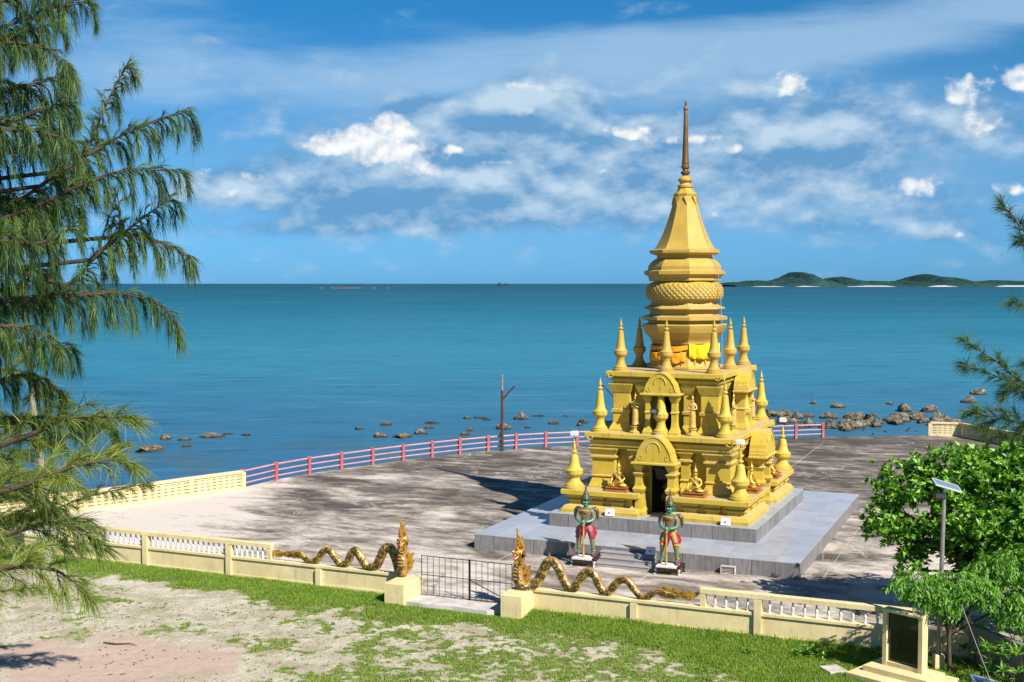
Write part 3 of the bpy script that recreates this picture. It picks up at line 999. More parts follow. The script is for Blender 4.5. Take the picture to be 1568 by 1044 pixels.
# ------------------------------------------------------------------ islands, ship, raft
def build_far():
    # islands: (px centre handled as metres at 5200 m)
    D = 5200.0
    K = D / F_PX
    peaks = [(1128, 5, 26), (1155, 8, 30), (1180, 7, 26), (1217, 21, 27), (1200, 12, 30), (1240, 11, 20), (1285, 13, 22), (1300, 10, 26), (1335, 7, 34),
             (1375, 7, 22), (1408, 16, 26), (1432, 13, 22), (1455, 7, 30), (1495, 6, 30), (1530, 8, 30), (1570, 7, 40), (1620, 12, 40), (1680, 8, 60)]
    nx, ny = 520, 36
    xs = np.linspace(1105, 1740, nx)
    ts = np.linspace(-1, 1, ny)
    PX, T = np.meshgrid(xs, ts)
    hgt = np.zeros_like(PX)
    for c, h, w in peaks:
        e = np.exp(-((PX - c) / (w * 0.72)) ** 2) * h
        hgt = np.maximum(hgt, e)
    hgt = hgt * (0.9 + 0.25 * fbm(PX * 0.05, T * 2, 51, 4))
    prof = np.clip(1 - T ** 2, 0, 1) ** 0.7
    tree = (fbm(PX * 0.5, T * 12, 57, 4) - 0.5) * 2.4
    Hh = (hgt * prof + 1.6 * sstep(prof, 0, .4) + tree * sstep(prof, 0.02, 0.3)) * K
    X = (PX - 784) * K
    X = X * (1 + 0.0)
    Y = D + T * 420 + 60 * np.sin(PX * 0.03)
    Z = SEA_Z + Hh - 1.0
    idx = np.arange(nx * ny).reshape(ny, nx)
    faces = np.stack([idx[:-1, :-1], idx[:-1, 1:], idx[1:, 1:], idx[1:, :-1]], -1).reshape(-1, 4)
    structure(link('island_hills', raw_mesh('island_hills', np.stack([X, Y, Z], -1).reshape(-1, 3), faces, 'hazy_forest', smooth=False)))
    for a, b, w in ((1150, 1196, 1.0), (1212, 1370, 2.0), (1412, 1740, 2.4)):
        m = MB()
        pts = np.linspace(a, b, 40)
        top = []
        for p in pts:
            e = min(1, min(p - a, b - p) / 14.0)
            top.append((p, e))
        front = [((p - 784) * K * (D - 480) / D, D - 480 + 60 * math.sin(p * 0.03), SEA_Z + 0.05) for p, e in top]
        back = [((p - 784) * K * (D - 400) / D, D - 400 + 60 * math.sin(p * 0.03), SEA_Z + 0.2 + w * 2.1 * e) for p, e in top]
        m.quadstrip([front, back], closed=False, caps=False)
        structure(m.obj('island_beach', 'beach_sand'))

    # cargo boat on the horizon
    D = 6200.0
    K = D / F_PX
    t = thing('cargo_boat', 'small dark cargo boat with high bow and stern on the horizon', 'boat', ((770 - 784) * K, D, SEA_Z))
    L = 9 * K
    m = MB()
    m.prism([(-L, 3.0 * K), (-L * 0.9, 0), (L * 0.85, 0), (L, 2.6 * K), (L * 0.6, 2.5 * K), (L * 0.5, 1.3 * K), (-L * 0.25, 1.3 * K), (-L * 0.3, 2.6 * K)], -5, 5)
    m.obj('hull', 'hull', t)
    m = MB()
    m.prism([(-L * 0.9, 2.4 * K), (-L * 0.35, 2.4 * K), (-L * 0.4, 4.6 * K), (-L * 0.85, 4.4 * K)], -4, 4)
    m.obj('wheelhouse', 'hull', t)
    m = MB()
    m.box(-L * 0.6, -L * 0.55, -.8, .8, 4.4 * K, 6.6 * K)
    m.obj('mast', 'hull', t)
    m = MB()
    m.prism([(L * 0.2, 1.2 * K), (L * 0.7, 1.2 * K), (L * 0.55, 4.2 * K), (L * 0.3, 4.0 * K)], -3, 3)
    m.obj('bow_crane', 'hull', t)
    # mooring rafts
    D = 3300.0
    K = D / F_PX
    t = thing('floating_raft', 'long low dark floating raft far out on the sea', 'raft', ((529 - 784) * K, D, SEA_Z))
    m = MB()
    m.box(-22 * K, 24 * K, -6, 6, -0.3, 0.75 * K)
    m.obj('deck', 'lotus_base', t)
    m = MB()
    m.prism([(-18 * K, 0.7 * K), (-2 * K, 0.7 * K), (-5 * K, 1.7 * K), (-16 * K, 1.7 * K)], -4, 4)
    m.obj('shelter', 'hull', t)
    for px, w, lab in ((493, 4, 'pale buoy line left of the long raft'), (572, 4, 'pale buoy line just right of the long raft'), (595, 2.5, 'small pale buoy farthest right of the raft')):
        m = MB()
        m.prism([(-w * K, 0), (w * K, 0), (w * 0.8 * K, 0.5 * K), (-w * 0.8 * K, 0.5 * K)], -3, 3)
        tag(m.obj('buoy', 'grey_metal', None, False, ((px - 784) * K, D, SEA_Z)), lab, 'buoy', 'buoys by the raft')


# ------------------------------------------------------------------ rocks
def rock_mesh(seed, flat=0.6, rough=0.35, sub=3):
    bm = bmesh.new()
    bmesh.ops.create_icosphere(bm, subdivisions=sub, radius=1.0)
    off = Vector((seed * 7.3, seed * 3.1, seed * 1.7))
    # chop a few planes for facets
    rnd = random.Random(seed)
    planes = [(Vector((rnd.uniform(-1, 1), rnd.uniform(-1, 1), rnd.uniform(-0.2, 1))).normalized(), rnd.uniform(0.5, 0.85)) for _ in range(9)]
    for v in bm.verts:
        p = v.co.copy()
        d = 1 + rough * mnoise.noise(p * 1.3 + off) + rough * 0.5 * mnoise.noise(p * 3.1 + off) + rough * 0.28 * mnoise.noise(p * 7 + off)
        p = p * d
        for nrm, dist in planes:
            q = p.dot(nrm)
            if q > dist:
                p = p - nrm * (q - dist) * 0.8
        p += Vector((mnoise.noise(p * 9 + off), mnoise.noise(p * 9 - off), mnoise.noise(p * 8 + off * 2))) * 0.05
        v.co = Vector((p.x, p.y, p.z * flat))
    me = bpy.data.meshes.new('boulder')
    bm.to_mesh(me)
    bm.free()
    me.materials.append(MATS['sea_rock'])
    return me


def px2sea(px, py):
    # distance along the water for rows measured on the photograph
    a = (px - 784) / F_PX
    b = (522 - py) / F_PX
    dy = math.cos(PITCH) + b * math.sin(PITCH)
    dz = -math.sin(PITCH) + b * math.cos(PITCH)
    t = (SEA_Z - CAM_H) / dz
    return a * t, dy * t


def build_rocks():
    protos = [rock_mesh(i, flat=random.uniform(0.55, 0.9), rough=0.62) for i in range(12)]
    k = [0]

    def rock(px, py, wpx, hpx, label, group=None, pr=None):
        hpx = hpx * (0.8 if px < 1100 else 1.0)
        x, y = px2sea(px, py)
        w = wpx / F_PX * y / 2
        h = hpx / F_PX * y
        me = protos[(k[0] if pr is None else pr) % 12]
        k[0] += 1
        o = link('boulder', me, None, (x, y, SEA_Z + h * 0.12), (random.uniform(-.12, .12), random.uniform(-.12, .12), random.uniform(0, 6.28)))
        o.scale = (w, w * random.uniform(0.75, 1.1), h * 1.35)
        tag(o, label, 'rock', group)
        return o
    # left of the terrace
    G1 = 'rocks in the sea left of the terrace'
    rock(232, 690, 46, 15, 'large pale-topped rock nearest the left terrace wall', G1)
    rock(222, 692, 22, 8, 'rounded tan stone leaning on the large pale-topped rock', G1)
    rock(254, 672, 30, 10, 'grey white rock just behind the large pale-topped rock', G1)
    rock(282, 674, 22, 8, 'low brown rock right of the grey white rock', G1)
    rock(284, 684, 18, 5, 'flat wet stone in front of the low brown rock', G1)
    rock(326, 669, 38, 10, 'dark long rock standing alone left of the railing', G1)
    rock(348, 665, 20, 4, 'flat wet stone trailing from the dark long rock', G1)
    rock(376, 666, 24, 3, 'thin reef strip awash right of the dark long rock', G1)
    # middle
    G2 = 'rocks in the sea behind the curved railing'
    mid = [(550, 657, 18, 6, 'small greenish rock farthest left behind the curved railing'),
           (590, 651, 22, 8, 'low dark rock with flat tail behind the railing'),
           (583, 669, 24, 13, 'dark brown rock left of the long reef ridge'),
           (620, 669, 36, 11, 'long reef ridge rock, left piece'),
           (645, 664, 26, 13, 'long reef ridge rock, taller right piece'),
           (659, 648, 20, 6, 'flat brown rock above the reef ridge'),
           (657, 656, 16, 6, 'small dark rock between ridge and flat brown rock'),
           (716, 641, 16, 7, 'tan block rock farther out left of the lamp pole'),
           (738, 640, 26, 3, 'thin reef strip awash left of the lamp pole'),
           (745, 643, 14, 3, 'short reef strip just left of the lamp pole'),
           (711, 666, 16, 9, 'yellow green rock close behind the railing'),
           (720, 660, 11, 8, 'small brown rock behind the yellow green rock'),
           (772, 657, 26, 14, 'flat-topped dark rock at the foot of the lamp pole'),
           (797, 642, 25, 18, 'round white-capped boulder right of the lamp pole'),
           (808, 655, 13, 7, 'small olive rock below the white-capped boulder'),
           (820, 637, 22, 3, 'thin reef strip right of the white-capped boulder'),
           (850, 649, 18, 9, 'square dark rock midway between lamp pole and temple'),
           (893, 647, 24, 10, 'pale rock just left of the golden temple'),
           (888, 652, 14, 6, 'low flat rock in front of the pale rock by temple'),
           (866, 637, 12, 2, 'tiny reef tip left of the golden temple')]
    for a in mid:
        rock(*a[:4], a[4], G2)
    # right reef: singled-out ones, then the rest of the bank
    G3 = 'rocks of the reef right of the temple'
    one = [(1246, 618, 13, 8, 'small round dark rock farthest out right of the temple'),
           (1284, 624, 22, 9, 'brown wedge rock far out beyond the short railing'),
           (1361, 619, 12, 6, 'small pale rock far out above the reef bank'),
           (1386, 630, 32, 13, 'jagged black rock at the top of the reef bank'),
           (1422, 630, 28, 13, 'jagged brown rock right of the black rock'),
           (1311, 655, 30, 16, 'large smooth tan boulder in front of the reef bank'),
           (1316, 640, 32, 14, 'broad light brown rock behind the smooth tan boulder'),
           (1437, 640, 16, 16, 'upright rock with white top at the reef end'),
           (1342, 652, 16, 13, 'pale upright stone right of the smooth tan boulder'),
           (1486, 617, 24, 14, 'brown rock half hidden by the right-hand pine branch'),
           (1500, 604, 26, 8, 'low rock farthest right behind the pine branch'),
           (1462, 648, 30, 10, 'low rocks hugging the pale corner wall')]
    for a in one:
        rock(*a[:4], a[4], G3)
    rnd = random.Random(5)
    zones = ((1168, 1215, 'weathered dark rock at the temple end of the reef bank'), (1215, 1275, 'weathered rock in the reef bank behind the end of the short railing'),
             (1275, 1345, 'weathered grey brown rock in the middle of the reef bank'), (1345, 1405, 'weathered rock of the reef bank below the jagged black rock'),
             (1405, 1458, 'weathered rock at the outer end of the reef bank by the corner wall'))
    for z0_, z1_, lab in zones:
        for i in range(int((z1_ - z0_) * .36)):
            px = rnd.uniform(z0_, z1_)
            lo = np.interp(px, [1168, 1200, 1260, 1300, 1360, 1400, 1440, 1460], [634, 632, 638, 636, 638, 636, 640, 646])
            hi = np.interp(px, [1168, 1200, 1260, 1300, 1360, 1400, 1440, 1460], [650, 654, 656, 662, 650, 652, 656, 658])
            py = lo + (hi - lo) * rnd.random()
            w = rnd.uniform(10, 30)
            rock(px, py, w, w * rnd.uniform(0.30, 0.50), lab, G3)
    labp = 'small stone in the still pool by the reef bank'
    for i in range(14):
        rock(rnd.uniform(1262, 1420), rnd.uniform(655, 666), rnd.uniform(3, 8), rnd.uniform(1.5, 3), labp, 'stones in the still pool')


# ------------------------------------------------------------------ temple
TC = Vector((7.57, 53.05, 0))
TTH = R(-23.6)


def tpoint(u, v, z=0):
    c, s = math.cos(TTH), math.sin(TTH)
    return Vector((TC.x + u * c - v * s, TC.y + u * s + v * c, z))


def build_platform():
    t = thing('stone_platform', 'two-tier grey stone platform with pale tiled tops under the golden temple', 'platform', TC, TTH)
    p1u, p1v, z1 = 6.5, 7.85, 0.59
    p2u, p2v, z2 = 4.35, 5.08, 1.15
    m = MB()
    m.box(-p1u + .03, p1u - .03, -p1v + .03, p1v - .03, -0.4, z1 - 0.035)
    m.obj('lower_tier', 'pale_concrete', t)
    m = MB()
    m.box(-p2u + .03, p2u - .03, -p2v + .03, p2v - .03, z1 - 0.035, z2 - 0.035)
    m.obj('upper_tier', 'pale_concrete', t)

    def panels(u, v, z0, z1_, nu, nv):
        # upright cladding panels on front/back and sides
        for n, L, rot, dist in ((nu, 2 * u, 0, v), (nv, 2 * v, R(90), u), (nu, 2 * u, R(180), v), (nv, 2 * v, R(-90), u)):
            w = L / n
            mb = MB()
            mb.mould(-w / 2 + .012, w / 2 - .012, 0.004, 0.03, [(0, z0), (0, z1_ - 0.006), (-0.003, z1_)])
            me = mb.mesh('cladding_panel', 'stone_cladding')
            for i in range(n):
                uu = -L / 2 + w * (i + 0.5)
                c, s_ = math.cos(rot), math.sin(rot)
                link('cladding_panel', me, t, (uu * c + dist * s_, uu * s_ - dist * c, 0), (0, 0, rot))
    panels(p1u, p1v, -0.05, z1 - 0.035, 15, 18)
    panels(p2u, p2v, z1, z2 - 0.035, 10, 12)

    def tiles(u, v, hu, hv, z, size):
        nu = round(2 * u / size)
        nv = round(2 * v / size)
        a, b = 2 * u / nu, 2 * v / nv
        mb = MB()
        mb.mould(-a / 2 + .008, a / 2 - .008, -b / 2 + .008, b / 2 - .008, [(0, z - 0.034), (0, z - 0.004), (-0.004, z)])
        me = mb.mesh('paving_tile', 'stone_tile')
        for i in range(nu):
            for j in range(nv):
                cx, cy = -u + a * (i + .5), -v + b * (j + .5)
                if abs(cx) < hu - a * 0.6 and abs(cy) < hv - b * 0.6:
                    continue
                link('paving_tile', me, t, (cx, cy, random.uniform(-.0015, .0015)))
    tiles(p1u + .01, p1v + .01, p2u, p2v, z1, 0.95)
    tiles(p2u + .01, p2v + .01, 3.7, 4.4, z2, 0.8)
    # entrance steps
    for i in range(3):
        m = MB()
        f = -8.87 + 0.33 * i
        m.mould(-0.98, 1.14, f, -p1v - 0.002, [(0, -0.05 if i == 0 else 0.148 * i), (0, 0.148 * (i + 1) - 0.03), (0.02, 0.148 * (i + 1) - 0.028), (0.02, 0.148 * (i + 1))])
        m.obj('step', 'step_stone', t)
    # louvred vent box at the foot of the right front
    v = thing('vent_box', 'small pale louvred vent box at the foot of the platform front', 'vent', tpoint(3.95, -8.03), TTH)
    m = MB()
    m.box(-.27, .27, -.10, .10, 0, .03).box(-.27, .27, -.10, .10, .27, .30).box(-.27, -.24, -.10, .1, .03, .27).box(.24, .27, -.10, .1, .03, .27).box(-.24, .24, .02, .1, .03, .27)
    m.obj('frame', 'pale_concrete', v)
    for i in range(4):
        m = MB()
        m.box(-.24, .24, -.08, .018, .06 + i * .055, .078 + i * .055)
        m.obj('slat', 'pale_concrete', v)


def finial_prof(h, fat=1.0):
    p = [(.36, 0), (.36, .045), (.31, .05), (.31, .075), (.27, .09), (.22, .13), (.18, .19), (.17, .225), (.19, .24), (.19, .255),
         (.22, .27), (.29, .30), (.31, .33), (.30, .36), (.31, .365), (.31, .38), (.27, .39), (.225, .42), (.20, .47), (.155, .60), (.125, .73),
         (.12, .745), (.06, .76), (.055, .775), (.11, .79), (.115, .805), (.07, .82), (.045, .83), (.045, .845), (.075, .86), (.065, .89), (.028, .95), (.004, 1.0)]
    return [(r * fat, z * h) for r, z in p]


def bell_prof(h):
    p = [(.44, 0), (.44, .05), (.40, .055), (.39, .085), (.32, .11), (.25, .16), (.22, .22), (.25, .235), (.33, .27), (.37, .31), (.36, .34),
         (.38, .35), (.38, .365), (.34, .375), (.26, .42), (.22, .48), (.19, .56), (.165, .64), (.15, .655), (.075, .67), (.07, .69), (.125, .71), (.12, .735),
         (.06, .75), (.05, .77), (.075, .80), (.06, .84), (.03, .93), (.006, 1.0)]
    return [(r, z * h) for r, z in p]


def pediment_outline(w, h):
    """rounded ogee gable (x, z), base at z=0"""
    half = [(w / 2, 0.0), (w / 2, h * .10), (w * .475, h * .12), (w * .47, h * .20), (w * .445, h * .30), (w * .43, h * .42), (w * .37, h * .56), (w * .32, h * .70), (w * .24, h * .83),
            (w * .15, h * .94), (w * .06, h * .995), (0, h * 1.0)]
    return half + [(-x, z) for x, z in reversed(half[:-1])]


def build_pediment(parent, w, h, z, v, depth, rot, dist_sign=1):
    """rot: 0 front, 90 right, 180 back, -90 left"""
    m = MB()
    out = pediment_outline(w, h)
    m.prism([(x, z + zz) for x, zz in out], -depth / 2, depth / 2)
    c, s_ = math.cos(rot), math.sin(rot)
    off = v + depth / 2
    loc = (-off * -s_ if False else 0, 0, 0)
    # local frame: outward is -y; rotate about z
    e = m.obj('pediment', 'yellow_paint', parent, False)
    e.rotation_euler = (0, 0, rot)
    e.location = (math.sin(rot) * (abs(v) - depth / 2), -math.cos(rot) * (abs(v) - depth / 2), 0)
    yf = -depth / 2 - 0.006
    # moulded lip along the bottom
    m = MB()
    m.mould(-w / 2 - .09, w / 2 + .09, -depth / 2 - .05, depth / 2 - .01, [(0, z - .10), (.03, z - .07), (.03, z - .02), (0, z + .01)])
    l = m.obj('lintel', 'yellow_paint', parent)
    l.rotation_euler = e.rotation_euler
    l.location = e.location
    # raised border and carved motif
    m = MB()
    rim = [(x * .93, yf, z + .03 + zz * .93) for x, zz in out if zz > h * .05]
    m.tube(rim, 0.026, 5)
    mot = []
    for i in range(17):
        t = i / 16.0
        a = -1.15 + t * 2.3
        x = math.sin(a * 1.35) * w * .17
        zz = h * (.26 + .50 * math.cos(a) ** 1.2 if math.cos(a) > 0 else .26)
        mot.append((x, yf, z + zz))
    m.tube(mot, 0.028, 5)
    for sg in (-1, 1):
        sp = []
        for i in range(12):
            a = i * 0.55
            r = 0.012 * w * i * 0.85
            sp.append((sg * (w * .33 + math.cos(a) * r * .6), yf, z + h * .22 + math.sin(a) * r))
        m.tube(sp, 0.018, 5)
    r = m.obj('carved_relief', 'yellow_paint', e)


def build_temple():
    t = thing('golden_temple', 'tall golden yellow stupa temple with two square storeys, octagonal bell and dark spire', 'temple', TC, TTH)
    Y = 'yellow_paint'
    z0, zl, z1, z2 = 1.15, 2.10, 4.45, 7.00
    # ---- ledge podium: four corner blocks with a door passage on each side
    ledge = [(0.0, z0), (0.0, z0 + .14), (-.05, z0 + .15), (-.10, z0 + .26), (-.34, z0 + .34), (-.36, z0 + .60), (-.30, z0 + .66), (-.10, z0 + .72), (-.06, z0 + .75), (0.0, z0 + .76), (0.0, zl - .02), (-.02, zl)]
    gapf, gaps = 0.60, 0.80
    for su in (-1, 1):
        for sv in (-1, 1):
            m = MB()
            us = sorted((su * gapf, su * 3.96))
            vs = sorted((sv * gaps, sv * 4.75))
            m.mould(us[0], us[1], vs[0], vs[1], ledge)
            m.obj('podium_block', Y, t)
            # little pilasters in the recess under the ledge
            prof = [(.10, z0 + .14), (.10, z0 + .22), (.03, z0 + .30), (0, z0 + .32), (0, z0 + .44), (.02, z0 + .45), (.09, z0 + .49), (.09, z0 + .53), (.02, z0 + .57), (.06, z0 + .62), (.10, z0 + .70)]
            for uc in (1.55, 2.45, 3.35):
                m = MB()
                w = .30 if uc > 3 else .26
                a, b = sorted((su * uc - w, su * uc + w))
                c, d = sorted((sv * 4.50, sv * 4.36))
                m.mould(a, b, c, d, prof)
                m.obj('podium_pilaster', Y, t)
            for vc in (1.75, 2.85, 4.10):
                m = MB()
                w = .32
                a, b = sorted((sv * vc - w, sv * vc + w))
                c, d = sorted((su * 3.71, su * 3.57))
                m.mould(c, d, a, b, prof)
                m.obj('podium_pilaster', Y, t)

    def storey(zb, zt, hu, hv, dz_door, dw, plan, shafts, corn):
        # four masonry corners round a cross passage
        for su in (-1, 1):
            for sv in (-1, 1):
                m = MB()
                a, b = sorted((su * dw, su * (hu - .42)))
                c, d = sorted((sv * dw, sv * (hv - .42)))
                m.box(a, b, c, d, z0 if zb == zl else zb, dz_door)
                m.obj('wall', Y, t)
        m = MB()
        m.box(-hu + .42, hu - .42, -hv + .42, hv - .42, dz_door + .001, zt - .30)
        m.obj('upper_wall', Y, t)
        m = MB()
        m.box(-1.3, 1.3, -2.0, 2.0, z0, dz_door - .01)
        m.obj('shade_core', 'interior_shade', t)  # core block coloured black to stand for the unlit interior
        pw = 1.0 if zb == zl else .74
        # cornice
        m = MB()
        m.mould(-hu, hu, -hv, hv, corn)
        m.obj('cornice', Y, t)
        # pilasters
        for su in (-1, 1):
            for sv in (-1, 1):
                # corner pier
                m = MB()
                a, b = sorted((su * (hu - pw), su * (hu - .02)))
                c, d = sorted((sv * (hv - pw), sv * (hv - .02)))
                m.mould(a, b, c, d, shafts)
                m.obj('corner_pier', Y, t)
                # pilasters flanking the doors
                m = MB()
                a, b = sorted((su * (dw + .42), su * (dw + .80)))
                c, d = sorted((sv * (hv - .16), sv * (hv - .60)))
                m.mould(a, b, c, d, shafts)
                m.obj('pilaster', Y, t)
                m = MB()
                a, b = sorted((sv * (dw + .62), sv * (dw + 1.05)))
                c, d = sorted((su * (hu - .16), su * (hu - .60)))
                m.mould(c, d, a, b, shafts)
                m.obj('pilaster', Y, t)

    s1 = [(.14, zl), (.14, zl + .07), (.12, zl + .09), (.06, zl + .24), (0, zl + .42), (.0, zl + .46), (.05, zl + .47), (.05, zl + .52), (0, zl + .55),
          (0, 3.32), (.06, 3.37), (.10, 3.38), (.10, 3.45), (.02, 3.47), (.04, 3.55), (.16, 3.74), (.16, 3.78)]
    c1 = [(-.04, 3.76), (-.04, 3.86), (.05, 3.88), (.05, 4.02), (.10, 4.08), (.10, 4.13), (.0, 4.15), (.0, 4.19), (.20, 4.24), (.24, 4.25), (.24, 4.42), (.22, z1)]
    s2 = [(.14, z1), (.14, z1 + .08), (.08, z1 + .20), (0, z1 + .36), (0, z1 + .78), (.05, z1 + .80), (.06, z1 + .92), (0, z1 + .94), (0, z1 + 1.60), (.03, z1 + 1.65), (.16, z1 + 1.98), (.16, z1 + 2.02)]
    c2 = [(-.04, z1 + 2.0), (-.04, z1 + 2.10), (.06, z1 + 2.12), (.08, z1 + 2.22), (.0, z1 + 2.24), (.0, z1 + 2.30), (.18, z1 + 2.34), (.22, z1 + 2.35), (.22, z2 - .03), (.20, z2)]
    storey(zl, z1, 2.97, 3.66, 3.28, 0.45, None, s1, c1)
    storey(z1, z2, 2.29, 2.98, 6.12, 0.36, None, s2, c2)

    # door porches
    for rot, vf1, vf2 in ((0, 4.52, 3.66), (R(90), 3.83, 2.97), (R(180), 4.52, 3.66), (R(-90), 3.83, 2.97)):
        big = rot in (0, R(180))
        build_pediment(t, 1.66 if big else 2.0, 1.10, 3.40, vf1, 0.70, rot)
        build_pediment(t, 1.46 if big else 1.7, 0.88, 6.16, vf2, 0.56, rot)
        for sx in (-1, 1):
            j1 = [(.10, z0), (.10, z0 + .16), (.02, z0 + .3), (0, z0 + .9), (.06, z0 + 1.0), (.10, z0 + 1.12), (.02, z0 + 1.25), (0, z0 + 1.6), (.06, 2.86), (.09, 2.92), (.01, 2.96), (.01, 3.06), (.09, 3.22), (.09, 3.295)]
            m = MB()
            a, b = sorted((sx * .56, sx * .82))
            m.mould(a, b, -vf1 + .16, -vf1 + .78, j1)
            m.obj('door_jamb', Y, t, rot=(0, 0, rot))
            j2 = [(.10, z1), (.10, z1 + .10), (.02, z1 + .3), (0, z1 + .5), (0, z1 + .85), (.04, z1 + .9), (0, z1 + .98), (0, 5.75), (.08, 5.95), (.08, 6.055)]
            m = MB()
            a, b = sorted((sx * .46, sx * .66))
            m.mould(a, b, -vf2 + .12, -vf2 + .50, j2)
            m.obj('door_jamb', Y, t, rot=(0, 0, rot))
        # black sheets across the door passages, interior shade put into the colour
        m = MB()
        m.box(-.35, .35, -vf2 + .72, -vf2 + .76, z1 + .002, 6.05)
        m.obj('doorway_shade', 'interior_shade', t, rot=(0, 0, rot))
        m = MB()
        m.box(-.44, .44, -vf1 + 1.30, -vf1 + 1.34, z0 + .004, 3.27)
        m.obj('doorway_shade', 'interior_shade', t, rot=(0, 0, rot))
    # scrolled corner ornaments on the cornices
    for hu, hv, zt, sz in ((3.21, 3.90, z1, .26), (2.51, 3.20, z2, .22)):
        for su in (-1, 1):
            for sv in (-1, 1):
                for along in (0, 1):
                    m = MB()
                    pts = []
                    for i in range(16):
                        a = i * 0.45
                        r = sz * (0.08 + 0.040 * i)
                        dd = sz * 1.0 - math.cos(a) * r
                        zz = zt - sz * .75 + math.sin(a) * r * .9
                        if along == 0:
                            pts.append((su * (hu - dd), sv * (hv + .012), zz))
                        else:
                            pts.append((su * (hu + .012), sv * (hv - dd), zz))
                    m.tube(pts, 0.024, 5)
                    m.obj('corner_scroll', Y, t)

    # ---- finials
    me1 = MB().lathe(bell_prof(2.15), 24).mesh('finial', Y, 35)
    me2 = MB().lathe(finial_prof(2.30), 24).mesh('finial', Y, 35)
    me3 = MB().lathe(finial_prof(2.25, .92), 24).mesh('finial', 'tower_paint', 35)
    for su in (-1, 1):
        for sv in (-1, 1):
            link('finial', me1, t, (su * 3.52, sv * 4.30, zl - .005))
            link('finial', me2, t, (su * 2.68, sv * 3.45, z1 - .005))
            link('finial', me3, t, (su * 2.02, sv * 2.72, z2 - .005))
    for u, v in ((0, -1), (0, 1), (1, 0), (-1, 0)):
        link('finial', me2, t, (u * 2.68, v * 3.50, z1 - .005))
        link('finial', me3, t, (u * 2.05, v * 2.76, z2 - .005))
    # lamp globes (unlit white heads) on the lowest finials
    for (u, v), lab in (((-3.52, -4.30), 'white sensor lamp head on the front left ledge finial'), ((3.52, -4.30), 'white sensor lamp head on the front right ledge finial'),
                        ((3.52, 4.30), 'white sensor lamp head on the back right ledge finial')):
        p = tpoint(u, v, 4.2)
        L = thing('sensor_lamp', lab, 'lamp', p, TTH, 'white lamp heads on the ledge finials')
        MB().lathe([(.02, 0), (.02, .10)], 8).obj('stem', 'iron', L)
        MB().mould(-.12, .12, -.10, .10, [(0, .10), (.02, .13), (.02, .27), (-.02, .31)]).obj('shade', 'white_plastic', L)

    # ---- octagonal tower
    a0 = math.pi / 8
    T = 'tower_paint'
    k = 1.05
    base = [(1.50, 7.02), (1.50, 7.12), (1.44, 7.16), (1.36, 7.40), (1.30, 7.55), (1.30, 8.02), (1.36, 8.10), (1.38, 8.22)]
    MB().lathe([(r * k, z) for r, z in base], 8, a0=a0).obj('tower_base', T, t)
    mid = [(1.38, 8.23), (1.42, 8.30), (1.52, 8.42), (1.66, 8.60), (1.74, 8.78), (1.78, 8.90), (1.76, 8.94), (1.52, 8.97), (1.50, 9.07), (1.72, 9.12), (1.79, 9.13), (1.79, 9.26), (1.66, 9.30), (1.46, 9.34),
           (1.44, 9.44), (1.44, 9.54), (1.66, 9.60), (1.70, 9.61), (1.68, 9.66), (1.44, 9.76), (1.38, 9.86), (1.38, 9.96)]
    MB().lathe([(r * k, z) for r, z in mid], 8, a0=a0).obj('moulded_drum', T, t)
    # lotus band: a rounded cushion covered in overlapping rows of small petals
    prof = [(1.42, 9.965), (1.52, 9.98), (1.58, 10.04), (1.62, 10.14), (1.635, 10.25), (1.635, 10.36), (1.62, 10.46), (1.59, 10.55), (1.54, 10.64), (1.47, 10.72), (1.40, 10.77), (1.30, 10.80)]
    MB().lathe(prof, 48).obj('lotus_band', T, t, 50)
    rr_ = lambda zz: float(np.interp(zz, [q[1] for q in prof], [q[0] for q in prof]))
    m = MB()
    for row in range(6):
        zt_ = 10.74 - row * .115
        hgt = .20
        nn = 44
        for j in range(nn):
            a = 2 * math.pi * (j + .5 * (row % 2)) / nn
            half = math.pi / nn * .92
            def P3(da_, zz, o):
                r_ = rr_(zz) + o
                return (r_ * math.cos(a + da_), r_ * math.sin(a + da_), zz)
            b0 = len(m.v)
            m.v += [P3(-half, zt_, .004), P3(half, zt_, .004), P3(-half, zt_ - hgt * .55, .03), P3(half, zt_ - hgt * .55, .03), P3(0, zt_ - hgt * .5, .065), P3(0, zt_ - hgt, .05), P3(0, zt_, .012), P3(0, zt_ - hgt * .8, -.01)]
            m.f += [(b0, b0 + 6, b0 + 4, b0 + 2), (b0 + 6, b0 + 1, b0 + 3, b0 + 4), (b0 + 2, b0 + 4, b0 + 5), (b0 + 4, b0 + 3, b0 + 5), (b0 + 2, b0 + 5, b0 + 7), (b0 + 5, b0 + 3, b0 + 7)]
    o = m.obj('lotus_petals', T, t)
    o['kind'] = 'stuff'
    up = [(1.44, 10.805), (1.50, 10.84), (1.50, 10.98), (1.56, 11.04), (1.64, 11.07), (1.66, 11.10), (1.69, 11.10), (1.69, 11.24), (1.60, 11.26), (1.52, 11.30), (1.52, 11.44), (1.44, 11.58), (1.30, 11.72), (1.16, 11.80), (1.16, 11.92),
          (1.42, 12.00), (1.46, 12.03), (1.46, 12.15), (1.40, 12.17), (1.30, 12.20)]
    MB().lathe([(r * k, z) for r, z in up], 8, a0=a0).obj('neck_moulding', T, t)
    cone = []
    for i in range(20):
        s_ = i / 19.0
        z = 12.205 + s_ * (14.50 - 12.205)
        r = 0.46 + (1.27 - 0.46) * ((1 - s_) ** 1.25 * 0.86 + 0.14 * (1 - s_) ** 6)
        cone.append((r * k, z))
    cone += [(.47 * k, 14.52), (.49 * k, 14.60), (.44 * k, 14.66), (.36 * k, 14.74), (.30, 14.86)]
    MB().lathe(cone, 8, a0=a0).obj('bell_spire', T, t)
